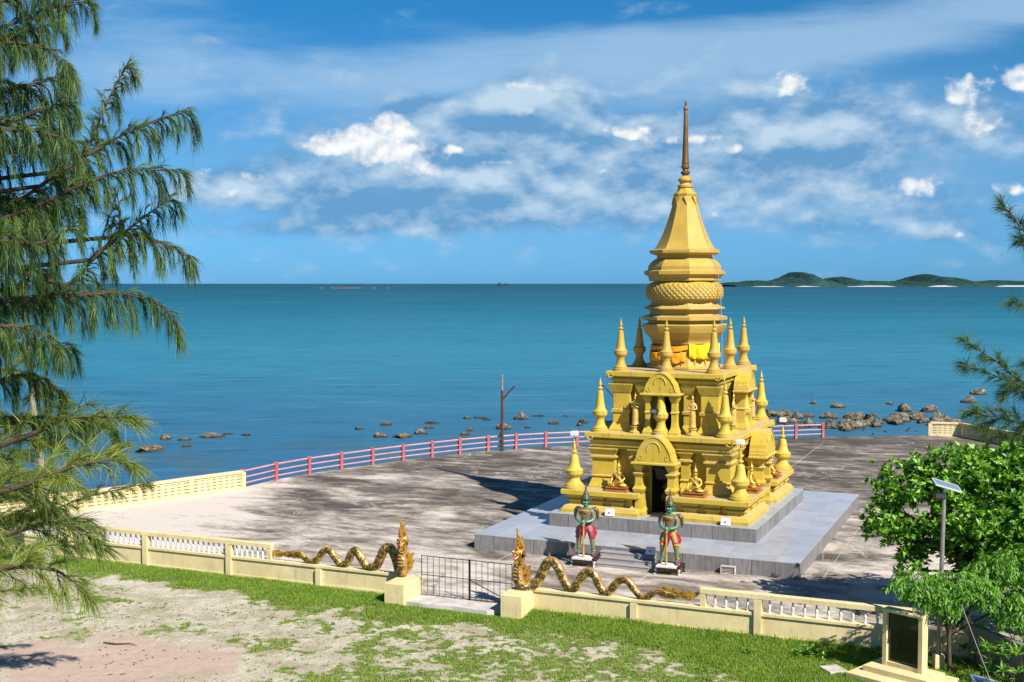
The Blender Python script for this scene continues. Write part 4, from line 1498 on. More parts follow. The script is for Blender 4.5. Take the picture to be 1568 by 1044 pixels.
    # pointed leaves hanging from the cap
    for i in range(8):
        a = math.pi / 8 + i * math.pi / 4
        m = MB()
        w = .13
        r1, r2 = .52, .60
        c, s_ = math.cos(a), math.sin(a)
        q = [(r1 * c - s_ * w, r1 * s_ + c * w, 14.48), (r1 * c + s_ * w, r1 * s_ - c * w, 14.48), (r2 * c, r2 * s_, 14.12)]
        q2 = [(x * .86, y * .86, z) for x, y, z in q]
        m.quadstrip([q, q2])
        m.obj('cap_leaf', T, t)
    ring = [(.30, 14.865), (.34, 14.90), (.34, 14.98), (.24, 15.03), (.22, 15.09), (.27, 15.13), (.31, 15.18), (.31, 15.26), (.22, 15.34), (.13, 15.40)]
    MB().lathe(ring, 20).obj('ring_moulding', T, t, 35)
    spire = [(.13, 15.405), (.13, 15.44), (.20, 15.50), (.205, 15.56), (.13, 15.62), (.12, 15.68), (.18, 15.74), (.185, 15.82), (.14, 15.88), (.16, 15.92), (.158, 15.96), (.14, 16.2), (.10, 17.4), (.075, 18.20), (.07, 18.22),
             (.10, 18.26), (.105, 18.32), (.06, 18.40), (.03, 18.44), (.05, 18.50), (.045, 18.56), (.01, 18.70)]
    MB().lathe(spire, 16).obj('spire', 'bronze', t, 35)
    # niches with small arches on the tower base diagonals
    for i in range(8):
        a = i * math.pi / 4
        m = MB()
        R0 = 1.42
        pts = []
        for q in range(9):
            b = math.pi * q / 8
            pts.append((math.cos(b) * .26, 7.62 + math.sin(b) * .34))
        pts = [(.26, 7.18)] + pts + [(-.26, 7.18)]
        m.tube([(x, -R0 * 0.97, z) for x, z in pts], 0.045, 6)
        m.obj('niche_arch', T, t, rot=(0, 0, a + math.pi / 2))

    # ---- saffron cloth wound round the tower base
    def sash(z0_, z1_, lab, mat, a_from, a_to, amp, nm='cloth_sash', rr=1.5):
        rows = []
        N = 60
        for q in range(6):
            zf = q / 5.0
            ring_ = []
            for j in range(N + 1):
                a = a_from + (a_to - a_from) * j / N
                # octagon radius
                loc = (a % (math.pi / 4)) - math.pi / 8
                ro = rr * math.cos(math.pi / 8) / math.cos(loc) if True else rr
                ro += 0.035 * math.sin(a * 23 + q) * (1 - zf) + 0.02 * math.sin(a * 41)
                z = z0_ + (z1_ - z0_) * zf + (1 - zf) * amp * math.sin(a * 5.0) + 0.03 * math.sin(a * 9)
                ring_.append((ro * math.cos(a), ro * math.sin(a), z))
            rows.append(ring_)
        m = MB()
        m.quadstrip(rows, closed=False, caps=False)
        o = m.obj(nm, mat, None, 60, TC, (0, 0, TTH))
        md = o.modifiers.new('thick', 'SOLIDIFY')
        md.thickness = 0.02
        tag(o, lab, 'cloth', 'temple cloths')
    # angle 0 = +u (right), -90 deg = front
    sash(7.82, 8.02, 'thin saffron cloth band tied round the tower base', 'cloth_orange', 0, 2 * math.pi, 0.04, rr=1.52)
    sash(7.34, 7.74, 'orange cloth hanging on the left front of the tower base', 'cloth_orange', R(-215), R(-72), 0.05, rr=1.57)
    sash(7.44, 8.10, 'bright yellow cloth hanging on the right front of the tower base', 'cloth_yellow', R(-66), R(10), 0.05, rr=1.58)

    # thin lightning cable from the spire down the right side
    pts = []
    C = [(0.20, 15.9), (0.52, 14.2), (1.0, 12.9), (1.72, 11.2), (1.86, 10.0), (1.92, 9.0), (1.95, 7.0)]
    d = tpoint(.95, -.32) - TC
    d.normalize()
    for r_, z in C:
        pts.append((TC.x + d.x * r_, TC.y + d.y * r_, z))
    # smooth
    sm = []
    for i in range(len(pts) - 1):
        for q in range(5):
            f = q / 5
            sm.append(tuple(pts[i][e] * (1 - f) + pts[i + 1][e] * f for e in range(3)))
    sm.append(pts[-1])
    tag(MB().tube(sm, .014, 5).obj('lightning_cable', 'wire'), 'thin pale cable hanging from the spire down the right side', 'cable')


# ------------------------------------------------------------------ statues
def skin_mesh(name, joints, edges, mat, sub=1, root=0, smooth=True):
    """joints: list of (co, (rx, ry))"""
    me = bpy.data.meshes.new(name + '_skel')
    me.from_pydata([j[0] for j in joints], edges, [])
    o = bpy.data.objects.new(name + '_skel', me)
    COL.objects.link(o)
    md = o.modifiers.new('skin', 'SKIN')
    md.use_smooth_shade = smooth
    for i, j in enumerate(joints):
        sv = me.skin_vertices[0].data[i]
        sv.radius = j[1]
        sv.use_root = (i == root)
    s2 = o.modifiers.new('sub', 'SUBSURF')
    s2.levels = sub
    s2.render_levels = sub
    dg = bpy.context.evaluated_depsgraph_get()
    dg.update()
    ev = o.evaluated_get(dg)
    out = bpy.data.meshes.new_from_object(ev)
    out.name = name
    bpy.data.objects.remove(o)
    out.materials.clear()
    out.materials.append(MATS[mat])
    if smooth:
        out.polygons.foreach_set('use_smooth', [True] * len(out.polygons))
    return out


def build_guardian(label, loc, rz, paint, sash_mat):
    t = thing('guardian_statue', label, 'statue', loc, rz)
    # front is -y
    J = [((0, 0.02, 1.16), (.20, .16)), ((0, 0.01, 1.40), (.17, .14)), ((0, 0, 1.64), (.24, .16)), ((0, 0, 1.80), (.12, .10)), ((0, -.02, 1.90), (.075, .075)),
         ((0, -.03, 2.02), (.125, .13)), ((0, -.02, 2.16), (.12, .125)),
         ((-.13, 0, 1.10), (.15, .15)), ((-.25, -.08, .78), (.125, .125)), ((-.27, -.02, .50), (.105, .105)), ((-.28, .02, .14), (.065, .065)), ((-.31, -.10, .055), (.07, .04)), ((-.33, -.22, .04), (.055, .03)),
         ((.13, 0, 1.10), (.15, .15)), ((.25, -.08, .78), (.125, .125)), ((.27, -.02, .50), (.105, .105)), ((.28, .02, .14), (.065, .065)), ((.31, -.10, .055), (.07, .04)), ((.33, -.22, .04), (.055, .03)),
         ((-.25, 0, 1.74), (.11, .11)), ((-.32, -.03, 1.55), (.095, .095)), ((-.31, -.12, 1.40), (.075, .075)), ((-.16, -.27, 1.34), (.055, .055)), ((-.05, -.32, 1.32), (.05, .05)),
         ((.25, 0, 1.74), (.11, .11)), ((.32, -.03, 1.55), (.095, .095)), ((.31, -.12, 1.40), (.075, .075)), ((.16, -.27, 1.35), (.055, .055)), ((.05, -.32, 1.36), (.05, .05))]
    E = [(0, 1), (1, 2), (2, 3), (3, 4), (4, 5), (5, 6), (0, 7), (7, 8), (8, 9), (9, 10), (10, 11), (11, 12), (0, 13), (13, 14), (14, 15), (15, 16), (16, 17), (17, 18),
         (2, 19), (19, 20), (20, 21), (21, 22), (22, 23), (2, 24), (24, 25), (25, 26), (26, 27), (27, 28)]
    me = skin_mesh('body', J, E, paint)
    me.materials.append(MATS['skin_green'])
    for p in me.polygons:     # forearms and hands are green like the face
        c = p.center
        if c.y < -0.17 and 1.18 < c.z < 1.5:
            p.material_index = 1
    link('body', me, t)
    # fingers folded over the club head
    m = MB()
    for sx in (-1, 1):
        for i in range(4):
            z = 1.255 + i * .024 + (.045 if sx > 0 else 0)
            L = (.07, .085, .08, .06)[i]
            m.tube([(sx * .075, -.335, z), (sx * .05, -.385, z), (sx * (.05 - L * .6), -.40, z), (sx * (.05 - L), -.385, z)], [.013, .013, .012, .009], 6)
        m.tube([(sx * .06, -.31, 1.34 + (.04 if sx > 0 else 0)), (sx * .03, -.345, 1.375 + (.04 if sx > 0 else 0)), (sx * .005, -.37, 1.38 + (.04 if sx > 0 else 0))], [.016, .014, .010], 6)
    m.obj('fingers', 'skin_green', t, 60)
    # face
    f = MB()
    f.lathe([(.004, .0), (.028, .01), (.030, .03), (.004, .045)], 10, -.05, -.150, 2.045)
    f.lathe([(.004, .0), (.028, .01), (.030, .03), (.004, .045)], 10, .05, -.150, 2.045)
    f.obj('eye', 'face_white', t, 60)
    f = MB()
    f.lathe([(.002, .0), (.012, .006), (.012, .02), (.002, .026)], 8, -.05, -.174, 2.055)
    f.lathe([(.002, .0), (.012, .006), (.012, .02), (.002, .026)], 8, .05, -.174, 2.055)
    f.tube([(-.09, -.145, 2.10), (-.05, -.168, 2.118), (-.012, -.165, 2.10)], .011, 5)
    f.tube([(.09, -.145, 2.10), (.05, -.168, 2.118), (.012, -.165, 2.10)], .011, 5)
    f.obj('eyebrow', 'face_dark', t, 60)
    f = MB()
    f.tube([(0, -.155, 2.08), (0, -.20, 2.03), (0, -.155, 2.01)], [.014, .026, .02], 8)
    f.obj('nose', 'skin_green', t, 60)
    f = MB()
    f.tube([(-.06, -.145, 1.975), (0, -.17, 1.965), (.06, -.145, 1.975)], .016, 6)
    f.obj('mouth', 'trim_red', t, 60)
    for sx in (-1, 1):
        MB().tube([(sx * .035, -.170, 1.97), (sx * .037, -.178, 2.0)], [.011, .003], 5).obj('fang', 'face_white', t)
    for sx in (-1, 1):
        MB().tube([(sx * .125, -.02, 2.09), (sx * .15, 0, 2.05), (sx * .145, 0, 1.99), (sx * .125, -.01, 1.96)], [.02, .03, .025, .012], 6).obj('ear', 'skin_green', t, 60)
    # tall tiered crown with side wings
    MB().lathe([(.150, 0), (.165, .03), (.155, .06), (.165, .085), (.14, .12), (.145, .14), (.12, .18), (.10, .20), (.11, .22), (.075, .27), (.06, .29), (.07, .31), (.045, .36), (.035, .48), (.02, .60), (.004, .66)], 16, 0, .0, 2.15).obj('crown', 'headdress', t, 35)
    for sx in (-1, 1):
        m = MB()
        m.quadstrip([[(sx * .13, .02, 1.90), (sx * .21, .05, 1.98), (sx * .20, .04, 2.14), (sx * .22, .05, 2.26), (sx * .14, .02, 2.20)],
                     [(sx * .13, .08, 1.90), (sx * .21, .12, 1.98), (sx * .20, .12, 2.14), (sx * .22, .12, 2.26), (sx * .14, .08, 2.20)]])
        m.obj('crown_wing', 'headdress', t)
        # epaulette flame
        m = MB()
        m.tube([(sx * .22, .05, 1.78), (sx * .34, .07, 1.80), (sx * .42, .08, 1.72), (sx * .44, .09, 1.52), (sx * .42, .09, 1.34)], [.07, .085, .075, .06, .015], 8)
        m.obj('epaulette', 'headdress', t, 60)
        # hip flap
        m = MB()
        m.quadstrip([[(sx * .20, -.05, 1.20), (sx * .36, .02, 1.10), (sx * .43, .04, .88), (sx * .36, .0, .70), (sx * .25, -.06, .92)],
                     [(sx * .20, -.0, 1.20), (sx * .36, .08, 1.10), (sx * .43, .10, .88), (sx * .36, .06, .70), (sx * .25, .0, .92)]])
        m.obj('hip_flap', 'trim_red' if sx > 0 else 'headdress', t)
        m = MB()
        m.lathe([(.105, 0), (.125, .02), (.125, .05), (.10, .07)], 14, sx * .275, -.065, .70)
        m.obj('knee_band', sash_mat, t, 35)
        m = MB()
        m.lathe([(.062, 0), (.075, .02), (.07, .05)], 12, sx * .31, .015, .18)
        m.obj('anklet', 'club_gold', t, 35)
        m = MB()   # upturned shoe
        m.tube([(sx * .315, .05, .05), (sx * .34, -.08, .05), (sx * .37, -.24, .045), (sx * .385, -.32, .09)], [.065, .07, .05, .012], 8)
        m.obj('shoe', 'trim_red' if sx > 0 or sash_mat == 'trim_red' else 'headdress', t, 60)
    MB().lathe([(.205, 0), (.225, .02), (.225, .08), (.20, .10)], 18, 0, .02, 1.17).obj('belt', sash_mat, t, 35)
    m = MB()   # front sash
    m.quadstrip([[(-.07, -.19, 1.20), (.07, -.19, 1.20), (.09, -.22, .95), (.0, -.24, .66), (-.09, -.22, .95)], [(-.07, -.16, 1.20), (.07, -.16, 1.20), (.09, -.19, .95), (0, -.21, .66), (-.09, -.19, .95)]])
    m.obj('front_sash', 'trim_red', t)
    # breast plate
    MB().lathe([(.02, 0), (.12, .02), (.17, .10), (.19, .16), (.16, .19)], 16, 0, -.01, 1.58).obj('collar', 'club_gold', t, 60)
    # club held upright in front
    MB().lathe([(.05, 0), (.055, .03), (.04, .06), (.038, .5), (.035, 1.0), (.032, 1.16), (.05, 1.19), (.055, 1.24), (.03, 1.30), (.045, 1.36), (.01, 1.44)], 10, 0, -.37, .0).obj('club', 'club_gold', t, 35)
    return t


def build_pedestal(label, loc, rz):
    t = thing('statue_pedestal', label, 'pedestal', loc, rz, 'low white pedestals under the guardians')
    m = MB()
    m.mould(-.38, .38, -.52, .05, [(-.03, .28), (0, .29), (0, .352), (-.02, .362)])
    m.obj('slab', 'white_paint', t)
    m = MB()
    m.mould(-.50, .50, -.40, .36, [(-.05, .24), (0, .26), (0, .32), (-.02, .345)])
    m.obj('plate', 'iron', t)
    m = MB()
    m.mould(-.36, .36, -.28, .28, [(.06, 0), (.06, .05), (0, .08), (0, .2), (.05, .255)])
    m.obj('core', 'headdress', t)
    for sx in (-1, 1):
        for sy in (-1, 1):
            m = MB()
            m.tube([(sx * .40, sy * .30, .26), (sx * .46, sy * .34, .18), (sx * .42, sy * .31, .08), (sx * .47, sy * .35, .0)], [.06, .045, .035, .055], 8)
            m.obj('leg', 'white_paint' if sy < 0 else 'iron', t, 60)


def seated_figure():
    J = [((0, 0, .10), (.17, .12)), ((0, 0, .26), (.11, .085)), ((0, 0, .42), (.15, .09)), ((0, 0, .53), (.05, .05)), ((0, 0, .60), (.075, .08)), ((0, 0, .69), (.07, .075)),
         ((-.20, -.06, .08), (.085, .07)), ((-.33, -.14, .07), (.07, .06)), ((-.08, -.24, .06), (.05, .045)),
         ((.20, -.06, .08), (.085, .07)), ((.33, -.14, .07), (.07, .06)), ((.08, -.26, .10), (.05, .045)),
         ((-.17, 0, .45), (.05, .05)), ((-.23, -.02, .30), (.042, .042)), ((-.24, -.14, .17), (.035, .035)), ((-.23, -.20, .12), (.03, .02)),
         ((.17, 0, .45), (.05, .05)), ((.23, -.02, .30), (.042, .042)), ((.12, -.16, .19), (.035, .035)), ((.02, -.20, .18), (.035, .02))]
    E = [(0, 1), (1, 2), (2, 3), (3, 4), (4, 5), (0, 6), (6, 7), (7, 8), (0, 9), (9, 10), (10, 11), (2, 12), (12, 13), (13, 14), (14, 15), (2, 16), (16, 17), (17, 18), (18, 19)]
    return skin_mesh('body', J, E, 'gold_leaf')


def standing_figure():
    J = [((0, 0, .62), (.10, .075)), ((0, 0, .80), (.085, .065)), ((0, 0, .98), (.12, .07)), ((0, 0, 1.09), (.04, .04)), ((0, 0, 1.15), (.055, .06)), ((0, 0, 1.22), (.05, .055)),
         ((0, 0, .40), (.11, .075)), ((0, 0, .10), (.12, .08)),
         ((-.13, 0, 1.00), (.042, .042)), ((-.18, -.01, .84), (.036, .036)), ((-.13, -.10, .80), (.028, .028)), ((-.06, -.14, .84), (.026, .022)),
         ((.13, 0, 1.00), (.042, .042)), ((.18, -.01, .84), (.036, .036)), ((.13, -.10, .80), (.028, .028)), ((.06, -.14, .84), (.026, .022)),
         ((-.06, 0, .02), (.045, .04)), ((-.06, -.08, .01), (.035, .02)), ((.06, 0, .02), (.045, .04)), ((.06, -.08, .01), (.035, .02))]
    E = [(0, 1), (1, 2), (2, 3), (3, 4), (4, 5), (0, 6), (6, 7), (2, 8), (8, 9), (9, 10), (10, 11), (2, 12), (12, 13), (13, 14), (14, 15), (7, 16), (16, 17), (7, 18), (18, 19)]
    return skin_mesh('body', J, E, 'gold_robe')


def face_bits(z, r, mat):
    m = MB()
    m.tube([(0, -r * .98, z + .02), (0, -r * 1.22, z - .012), (0, -r, z - .02)], [.006, .014, .008], 6)
    for sx in (-1, 1):
        m.tube([(sx * .045, -r * .78, z + .022), (sx * .025, -r * .98, z + .026), (sx * .01, -r, z + .02)], .006, 5)
        m.tube([(sx * r * .98, 0, z + .03), (sx * r * 1.08, .0, z), (sx * r * .98, 0, z - .05)], [.01, .014, .008], 6)
    m.tube([(-.02, -r * .92, z - .040), (0, -r * 1.0, z - .042), (.02, -r * .92, z - .040)], .007, 5)
    return m.mesh('face', mat, 60)


def build_buddhas():
    body = seated_figure()
    crown = MB().lathe([(.078, 0), (.082, .03), (.065, .07), (.04, .09), (.038, .12), (.022, .15), (.016, .21), (.003, .28)], 14).mesh('headdress', 'gold_leaf', 50)
    base = MB().mould(-.34, .34, -.26, .20, [(.06, 0), (.06, .05), (0, .07), (0, .10), (.05, .13), (.05, .16)]).mesh('lotus_seat', 'lotus_base')
    robe = MB().tube([(-.14, -.075, .50), (-.02, -.115, .38), (.12, -.11, .26), (.19, -.06, .18)], [.018, .02, .02, .018], 6).mesh('sash', 'gold_robe', 60)
    face = face_bits(.635, .078, 'gold_leaf')
    spots = [(-1.60, -4.18, 0, 'seated golden buddha statue on the front ledge left of the door'), (1.66, -4.18, 0, 'seated golden buddha statue on the front ledge right of the door'),
             (3.50, -2.18, 90, 'seated golden buddha statue on the right side ledge nearer the front corner'), (3.50, 1.9, 90, 'seated golden buddha statue on the right side ledge farther back')]
    for u, v, a, lab in spots:
        t = thing('buddha_statue', lab, 'statue', tpoint(u, v, 2.103), TTH + R(a), 'golden buddha statues on the lower ledge')
        for nm, me, z in (('lotus_seat', base, 0), ('body', body, .14), ('face', face, .14), ('headdress', crown, .14 + .70), ('sash', robe, .14)):
            o = link(nm, me, t, (0, 0, z * 1.18))
            o.scale = (1.18, 1.18, 1.18)
    body = standing_figure()
    crown = MB().lathe([(.056, 0), (.06, .02), (.045, .055), (.028, .07), (.018, .12), (.003, .2)], 12).mesh('headdress', 'gold_leaf', 50)
    skirt = MB().lathe([(.155, 0), (.15, .03), (.135, .15), (.13, .35), (.125, .55), (.10, .72)], 14).mesh('robe', 'gold_robe', 60)
    ped = MB().lathe([(.26, 0), (.26, .06), (.18, .10), (.16, .2), (.20, .25), (.20, .29)], 8).mesh('lotus_pedestal', 'yellow_paint')
    face = face_bits(1.17, .058, 'gold_leaf')
    spots = [(-1.16, -3.34, 0, 'standing robed golden statue on the upper storey left of the door'), (1.30, -3.34, 0, 'standing robed golden statue on the upper storey right of the door'),
             (2.66, -1.9, 90, 'standing golden statue on the right side of the upper storey, front one'), (2.66, 1.7, 90, 'standing golden statue on the right side of the upper storey, rear one')]
    for u, v, a, lab in spots:
        t = thing('standing_statue', lab, 'statue', tpoint(u, v, 4.453), TTH + R(a), 'standing golden statues on the upper storey')
        link('lotus_pedestal', ped, t)
        for nm, me, z in (('body', body, 0), ('robe', skirt, .06), ('face', face, 0), ('headdress', crown, 1.24)):
            link(nm, me, t, (0, 0, .28 + z)).scale = (1, 1, 1)


def build_guardians():
    pl = tpoint(-1.38, -8.73)
    pr = tpoint(1.92, -8.72)
    build_pedestal('low white pedestal with dark base left of the entrance steps', pl, TTH)
    build_pedestal('low white pedestal with scrolled feet right of the entrance steps', pr, TTH)
    build_guardian('green-faced guardian statue in pink shorts holding a club, left of the steps', pl + Vector((0, 0, .35)), TTH + R(6), 'guard_paint_a', 'trim_red')
    build_guardian('green-faced guardian statue with orange thighs and crimson shoes, right of the steps', pr + Vector((0, 0, .35)), TTH + R(-4), 'guard_paint_b', 'cloth_orange')
    # small white floodlights on the platform
    for u, v, z, a, lab in ((-0.98 + .55, -5.0 + .1, 1.152, 10, 'x'),):
        pass
    sp = [((-1.72, -4.93, 1.152), 'white floodlight box on the upper tier left of the door'), ((3.10, -4.93, 1.152), 'white floodlight box on the upper tier near the right corner'),
          ((1.0, -8.1, .448), 'white floodlight box on the right end of the top entrance step')]
    for (u, v, z), lab in sp:
        t = thing('floodlight', lab, 'floodlight', tpoint(u, v, z), TTH, 'white floodlights on the platform')
        m = MB()
        m.quadstrip([[(-.19, -.10, .03), (.19, -.10, .03), (.19, .05, .03), (-.19, .05, .03)], [(-.17, -.02, .30), (.17, -.02, .30), (.17, .07, .30), (-.17, .07, .30)]])
        m.obj('housing', 'white_plastic', t)
        m = MB()
        m.quadstrip([[(-.05, -.092, .13), (.03, -.092, .13), (.03, -.076, .13), (-.05, -.076, .13)], [(-.05, -.068, .19), (.03, -.068, .19), (.03, -.052, .19), (-.05, -.052, .19)]])
        m.obj('lens', 'solar_cells', t)
        MB().box(-.12, .12, -.03, .03, 0, .03).obj('foot', 'iron', t)
    # black floodlight strapped to the middle finial
    t = thing('floodlight', 'black square floodlight on the middle finial above the front door', 'floodlight', tpoint(-.18, -3.86, 5.34), TTH + R(-8), 'floodlights')
    MB().box(-.16, .16, -.05, .05, -.02, .22).obj('housing', 'iron', t)
    MB().box(-.11, .11, -.062, -.052, .03, .17).obj('lens', 'solar_cells', t)
    MB().tube([(.1, .05, .1), (.16, .2, .1)], .02, 5).obj('bracket', 'iron', t)


# ------------------------------------------------------------------ serpents on the wall
def smooth_path(pts, n=6):
    out = []
    P = [Vector(p) for p in pts]
    for i in range(len(P) - 1):
        p0 = P[max(i - 1, 0)]
        p1, p2 = P[i], P[i + 1]
        p3 = P[min(i + 2, len(P) - 1)]
        for q in range(n):
            t = q / n
            out.append(0.5 * ((2 * p1) + (-p0 + p2) * t + (2 * p0 - 5 * p1 + 4 * p2 - p3) * t * t + (-p0 + 3 * p1 - 3 * p2 + p3) * t ** 3))
    out.append(P[-1])
    return out


def snake_tube(pts, rads, n=14, sideref=Vector((0, -1, 0))):
    """tube with a UV map: u along in metres, v round; verts, faces, uvs"""
    V, Fc, UV = [], [], []
    L = 0
    m = len(pts)
    for i in range(m):
        t = (pts[min(i + 1, m - 1)] - pts[max(i - 1, 0)]).normalized()
        side = (sideref - t * sideref.dot(t)).normalized()
        up = side.cross(t)
        if i:
            L += (pts[i] - pts[i - 1]).length
        for j in range(n + 1):
            a = 2 * math.pi * j / n
            V.append(tuple(pts[i] + (up * math.cos(a) * 1.08 + side * math.sin(a)) * rads[i]))
            UV.append((L, j / n))
    for i in range(m - 1):
        for j in range(n):
            a = i * (n + 1) + j
            Fc.append((a, a + 1, a + n + 2, a + n + 1))
    return V, Fc, UV


def uv_mesh(name, V, Fc, UV, mat):
    me = bpy.data.meshes.new(name)
    me.from_pydata(V, [], Fc)
    uvl = me.uv_layers.new(name='UVMap')
    idx = np.empty(len(me.loops), dtype=np.int32)
    me.loops.foreach_get('vertex_index', idx)
    uvl.data.foreach_set('uv', np.asarray(UV, dtype=np.float32)[idx].ravel())
    me.polygons.foreach_set('use_smooth', [True] * len(me.polygons))
    me.materials.append(MATS[mat])
    bm = bmesh.new()
    bm.from_mesh(me)
    bmesh.ops.recalc_face_normals(bm, faces=bm.faces)
    bm.to_mesh(me)
    bm.free()
    return me


def flame(m, p, d, size, thick=.035, curl=0.0, side=Vector((0, 1, 0)), wfac=.26):
    """curled flame blade starting at p pointing along d"""
    p, d = Vector(p), Vector(d).normalized()
    w = d.cross(side).normalized()
    left, right = [], []
    for i in range(7):
        t = i / 6
        wid = size * wfac * math.sin(math.pi * (0.12 + 0.88 * t) ** 0.8) if i < 6 else 0.004
        c = p + d * size * t + w * curl * size * t * t
        left.append(c - w * wid)
        right.append(c + w * wid)
    ring = left + right[::-1]
    m.quadstrip([[tuple(q - side * thick / 2) for q in ring], [tuple(q + side * thick / 2) for q in ring]])


def build_serpent(body, neck, tail_s, facing, label, head_at, tail_dir):
    """body: list of (s, z) in the wall frame (x = s, y = offset, z)"""
    t = link('serpent_statue', None, None, wf(0, 0), (0, 0, WTH))
    tag(t, label, 'statue')
    off = 0.12
    P = [(s, off, z) for s, z in body] + neck
    sp = smooth_path(P, 6)
    m = len(sp)
    rad = []
    for i in range(m):
        f = i / (m - 1)
        rad.append(np.interp(f, [0, .08, .25, .55, .78, .88, 1.0], [.065, .098, .120, .145, .160, .175, .155]))
    V, Fc, UV = snake_tube(sp, rad)
    link('body', uv_mesh('body', V, Fc, UV, 'serpent_scales'), t)
    # ---- head, looking towards `facing` (a unit vector in the wall frame)
    hx, hy, hz = head_at
    f = Vector(facing).normalized()
    h = Vector((hx, hy, hz))
    sd_ = Vector((0, 0, 1)).cross(f).normalized()
    up = Vector((0, 0, 1))

    def q(a, b, c):
        return tuple(h + f * a + sd_ * b + up * c)
    J = [(q(-.06, 0, -.04), (.16, .17)), (q(.06, 0, .06), (.14, .13)), (q(.20, 0, .10), (.11, .09)), (q(.34, 0, .12), (.07, .05)), (q(.40, 0, .19), (.035, .035)),
         (q(.14, 0, -.08), (.08, .06)), (q(.30, 0, -.12), (.05, .03))]
    me = skin_mesh('head', J, [(0, 1), (1, 2), (2, 3), (3, 4), (0, 5), (5, 6)], 'serpent_gold')
    link('head', me, t)
    mo = MB()
    mo.tube([q(.08, 0, .0), q(.22, 0, -.0), q(.34, 0, -.04), q(.40, 0, -.10)], [.05, .04, .025, .008], 6)
    mo.obj('tongue', 'trim_red', t, 60)
    for sx in (-1, 1):
        for aa in (.20, .27, .33):
            MB().tube([q(aa, sx * .045, .06), q(aa + .01, sx * .045, .0)], [.014, .003], 5).obj('fang', 'face_white', t)
            MB().tube([q(aa - .03, sx * .035, -.10), q(aa - .02, sx * .035, -.05)], [.012, .003], 5).obj('fang', 'face_white', t)
    mo = MB()
    for sx in (-1, 1):
        c = h + f * .12 + sd_ * sx * .11 + up * .13
        mo.lathe([(.003, -.035), (.03, -.02), (.036, 0), (.03, .02), (.003, .035)], 10, c.x, c.y, c.z)
    mo.obj('eye', 'face_white', t, 60)
    # tall flame crest made of tiers
    mo = MB()
    side = sd_
    # a stack of tongues, each set back from the one below, ending in one thin lick
    lean = -sd_ * .16 + f * .06
    flame(mo, q(-.02, 0, .30), up + lean * 1.4, .56, .05, .10, side, .09)
    flame(mo, q(-.02, 0, .22), up + lean, .44, .08, .14, side, .15)
    flame(mo, q(-.10, 0, .14), up - f * .30, .40, .08, -.22, side, .16)
    flame(mo, q(-.12, 0, .02), up * .8 - f * .6, .30, .07, -.25, side, .20)
    flame(mo, q(.08, 0, .16), up + f * .55, .26, .07, .25, side, .20)
    for sx in (-1, 1):
        for k_, (dz, out, sz) in enumerate(((.34, .10, .30), (.24, .22, .26), (.14, .36, .24), (.03, .55, .20), (-.08, .8, .18))):
            flame(mo, q(-.02 - .02 * k_, sx * (.03 + .022 * k_), dz), up + sd_ * sx * out + lean * .8, sz, .05, .22 * sx * -1, f, .17)
    mo.obj('crest', 'serpent_gold', t)
    # chin and chest fins
    mo = MB()
    flame(mo, q(.06, 0, -.16), f * .8 - up * .7, .26, .06, .2, side)
    mo.obj('beard', 'serpent_gold', t)
    mo = MB()
    nb = Vector(neck[-3])
    for dx, dz, sz, tl in ((.05, -.30, .62, .55), (.10, -.42, .50, .75), (.02, -.14, .42, .5), (.12, -.52, .34, .95)):
        flame(mo, nb + Vector((dx, 0.02, dz)), Vector((tl, 0, .9)), sz, .09, -.16, Vector((0, 1, 0)))
    mo.obj('side_fin', 'gold_leaf' if label.startswith('left') else 'serpent_gold', t)
    # belly plates up the throat
    mo = MB()
    for i in range(9):
        a = Vector(sp[-2 - i * 2])
        mo.tube([tuple(a + f * rad[-2 - i * 2] * .92 + sd_ * .075), tuple(a + f * rad[-2 - i * 2] * 1.05), tuple(a + f * rad[-2 - i * 2] * .92 - sd_ * .075)], .028, 5)
    mo.obj('throat_plates', 'club_gold', t, 60)
    # tail flames
    mo = MB()
    tx, tz = body[0]
    for i in range(9):
        s_ = tx + tail_dir * (-.15 - .13 * i) * -1
    for i in range(10):
        g = i / 9
        px = tx - tail_dir * .0 + tail_dir * (-.9 + 1.0 * g) * -1 * -1
        c = (tx + tail_dir * (g * .85 - .55) * 1.0, off, tz + .03 * math.sin(i * 2.0) + .04)
        flame(mo, c, (tail_dir * .8, 0, .75 - .55 * g), .34 - .12 * g, .06, .25, Vector((0, 1, 0)))
        flame(mo, c, (tail_dir * .9, 0, -.35 + .15 * g), .26 - .1 * g, .06, -.2, Vector((0, 1, 0)))
    flame(mo, (tx + tail_dir * .25, off, tz + .02), (tail_dir, 0, .22), .55, .05, .1, Vector((0, 1, 0)))
    mo.obj('tail_flames', 'serpent_gold', t)


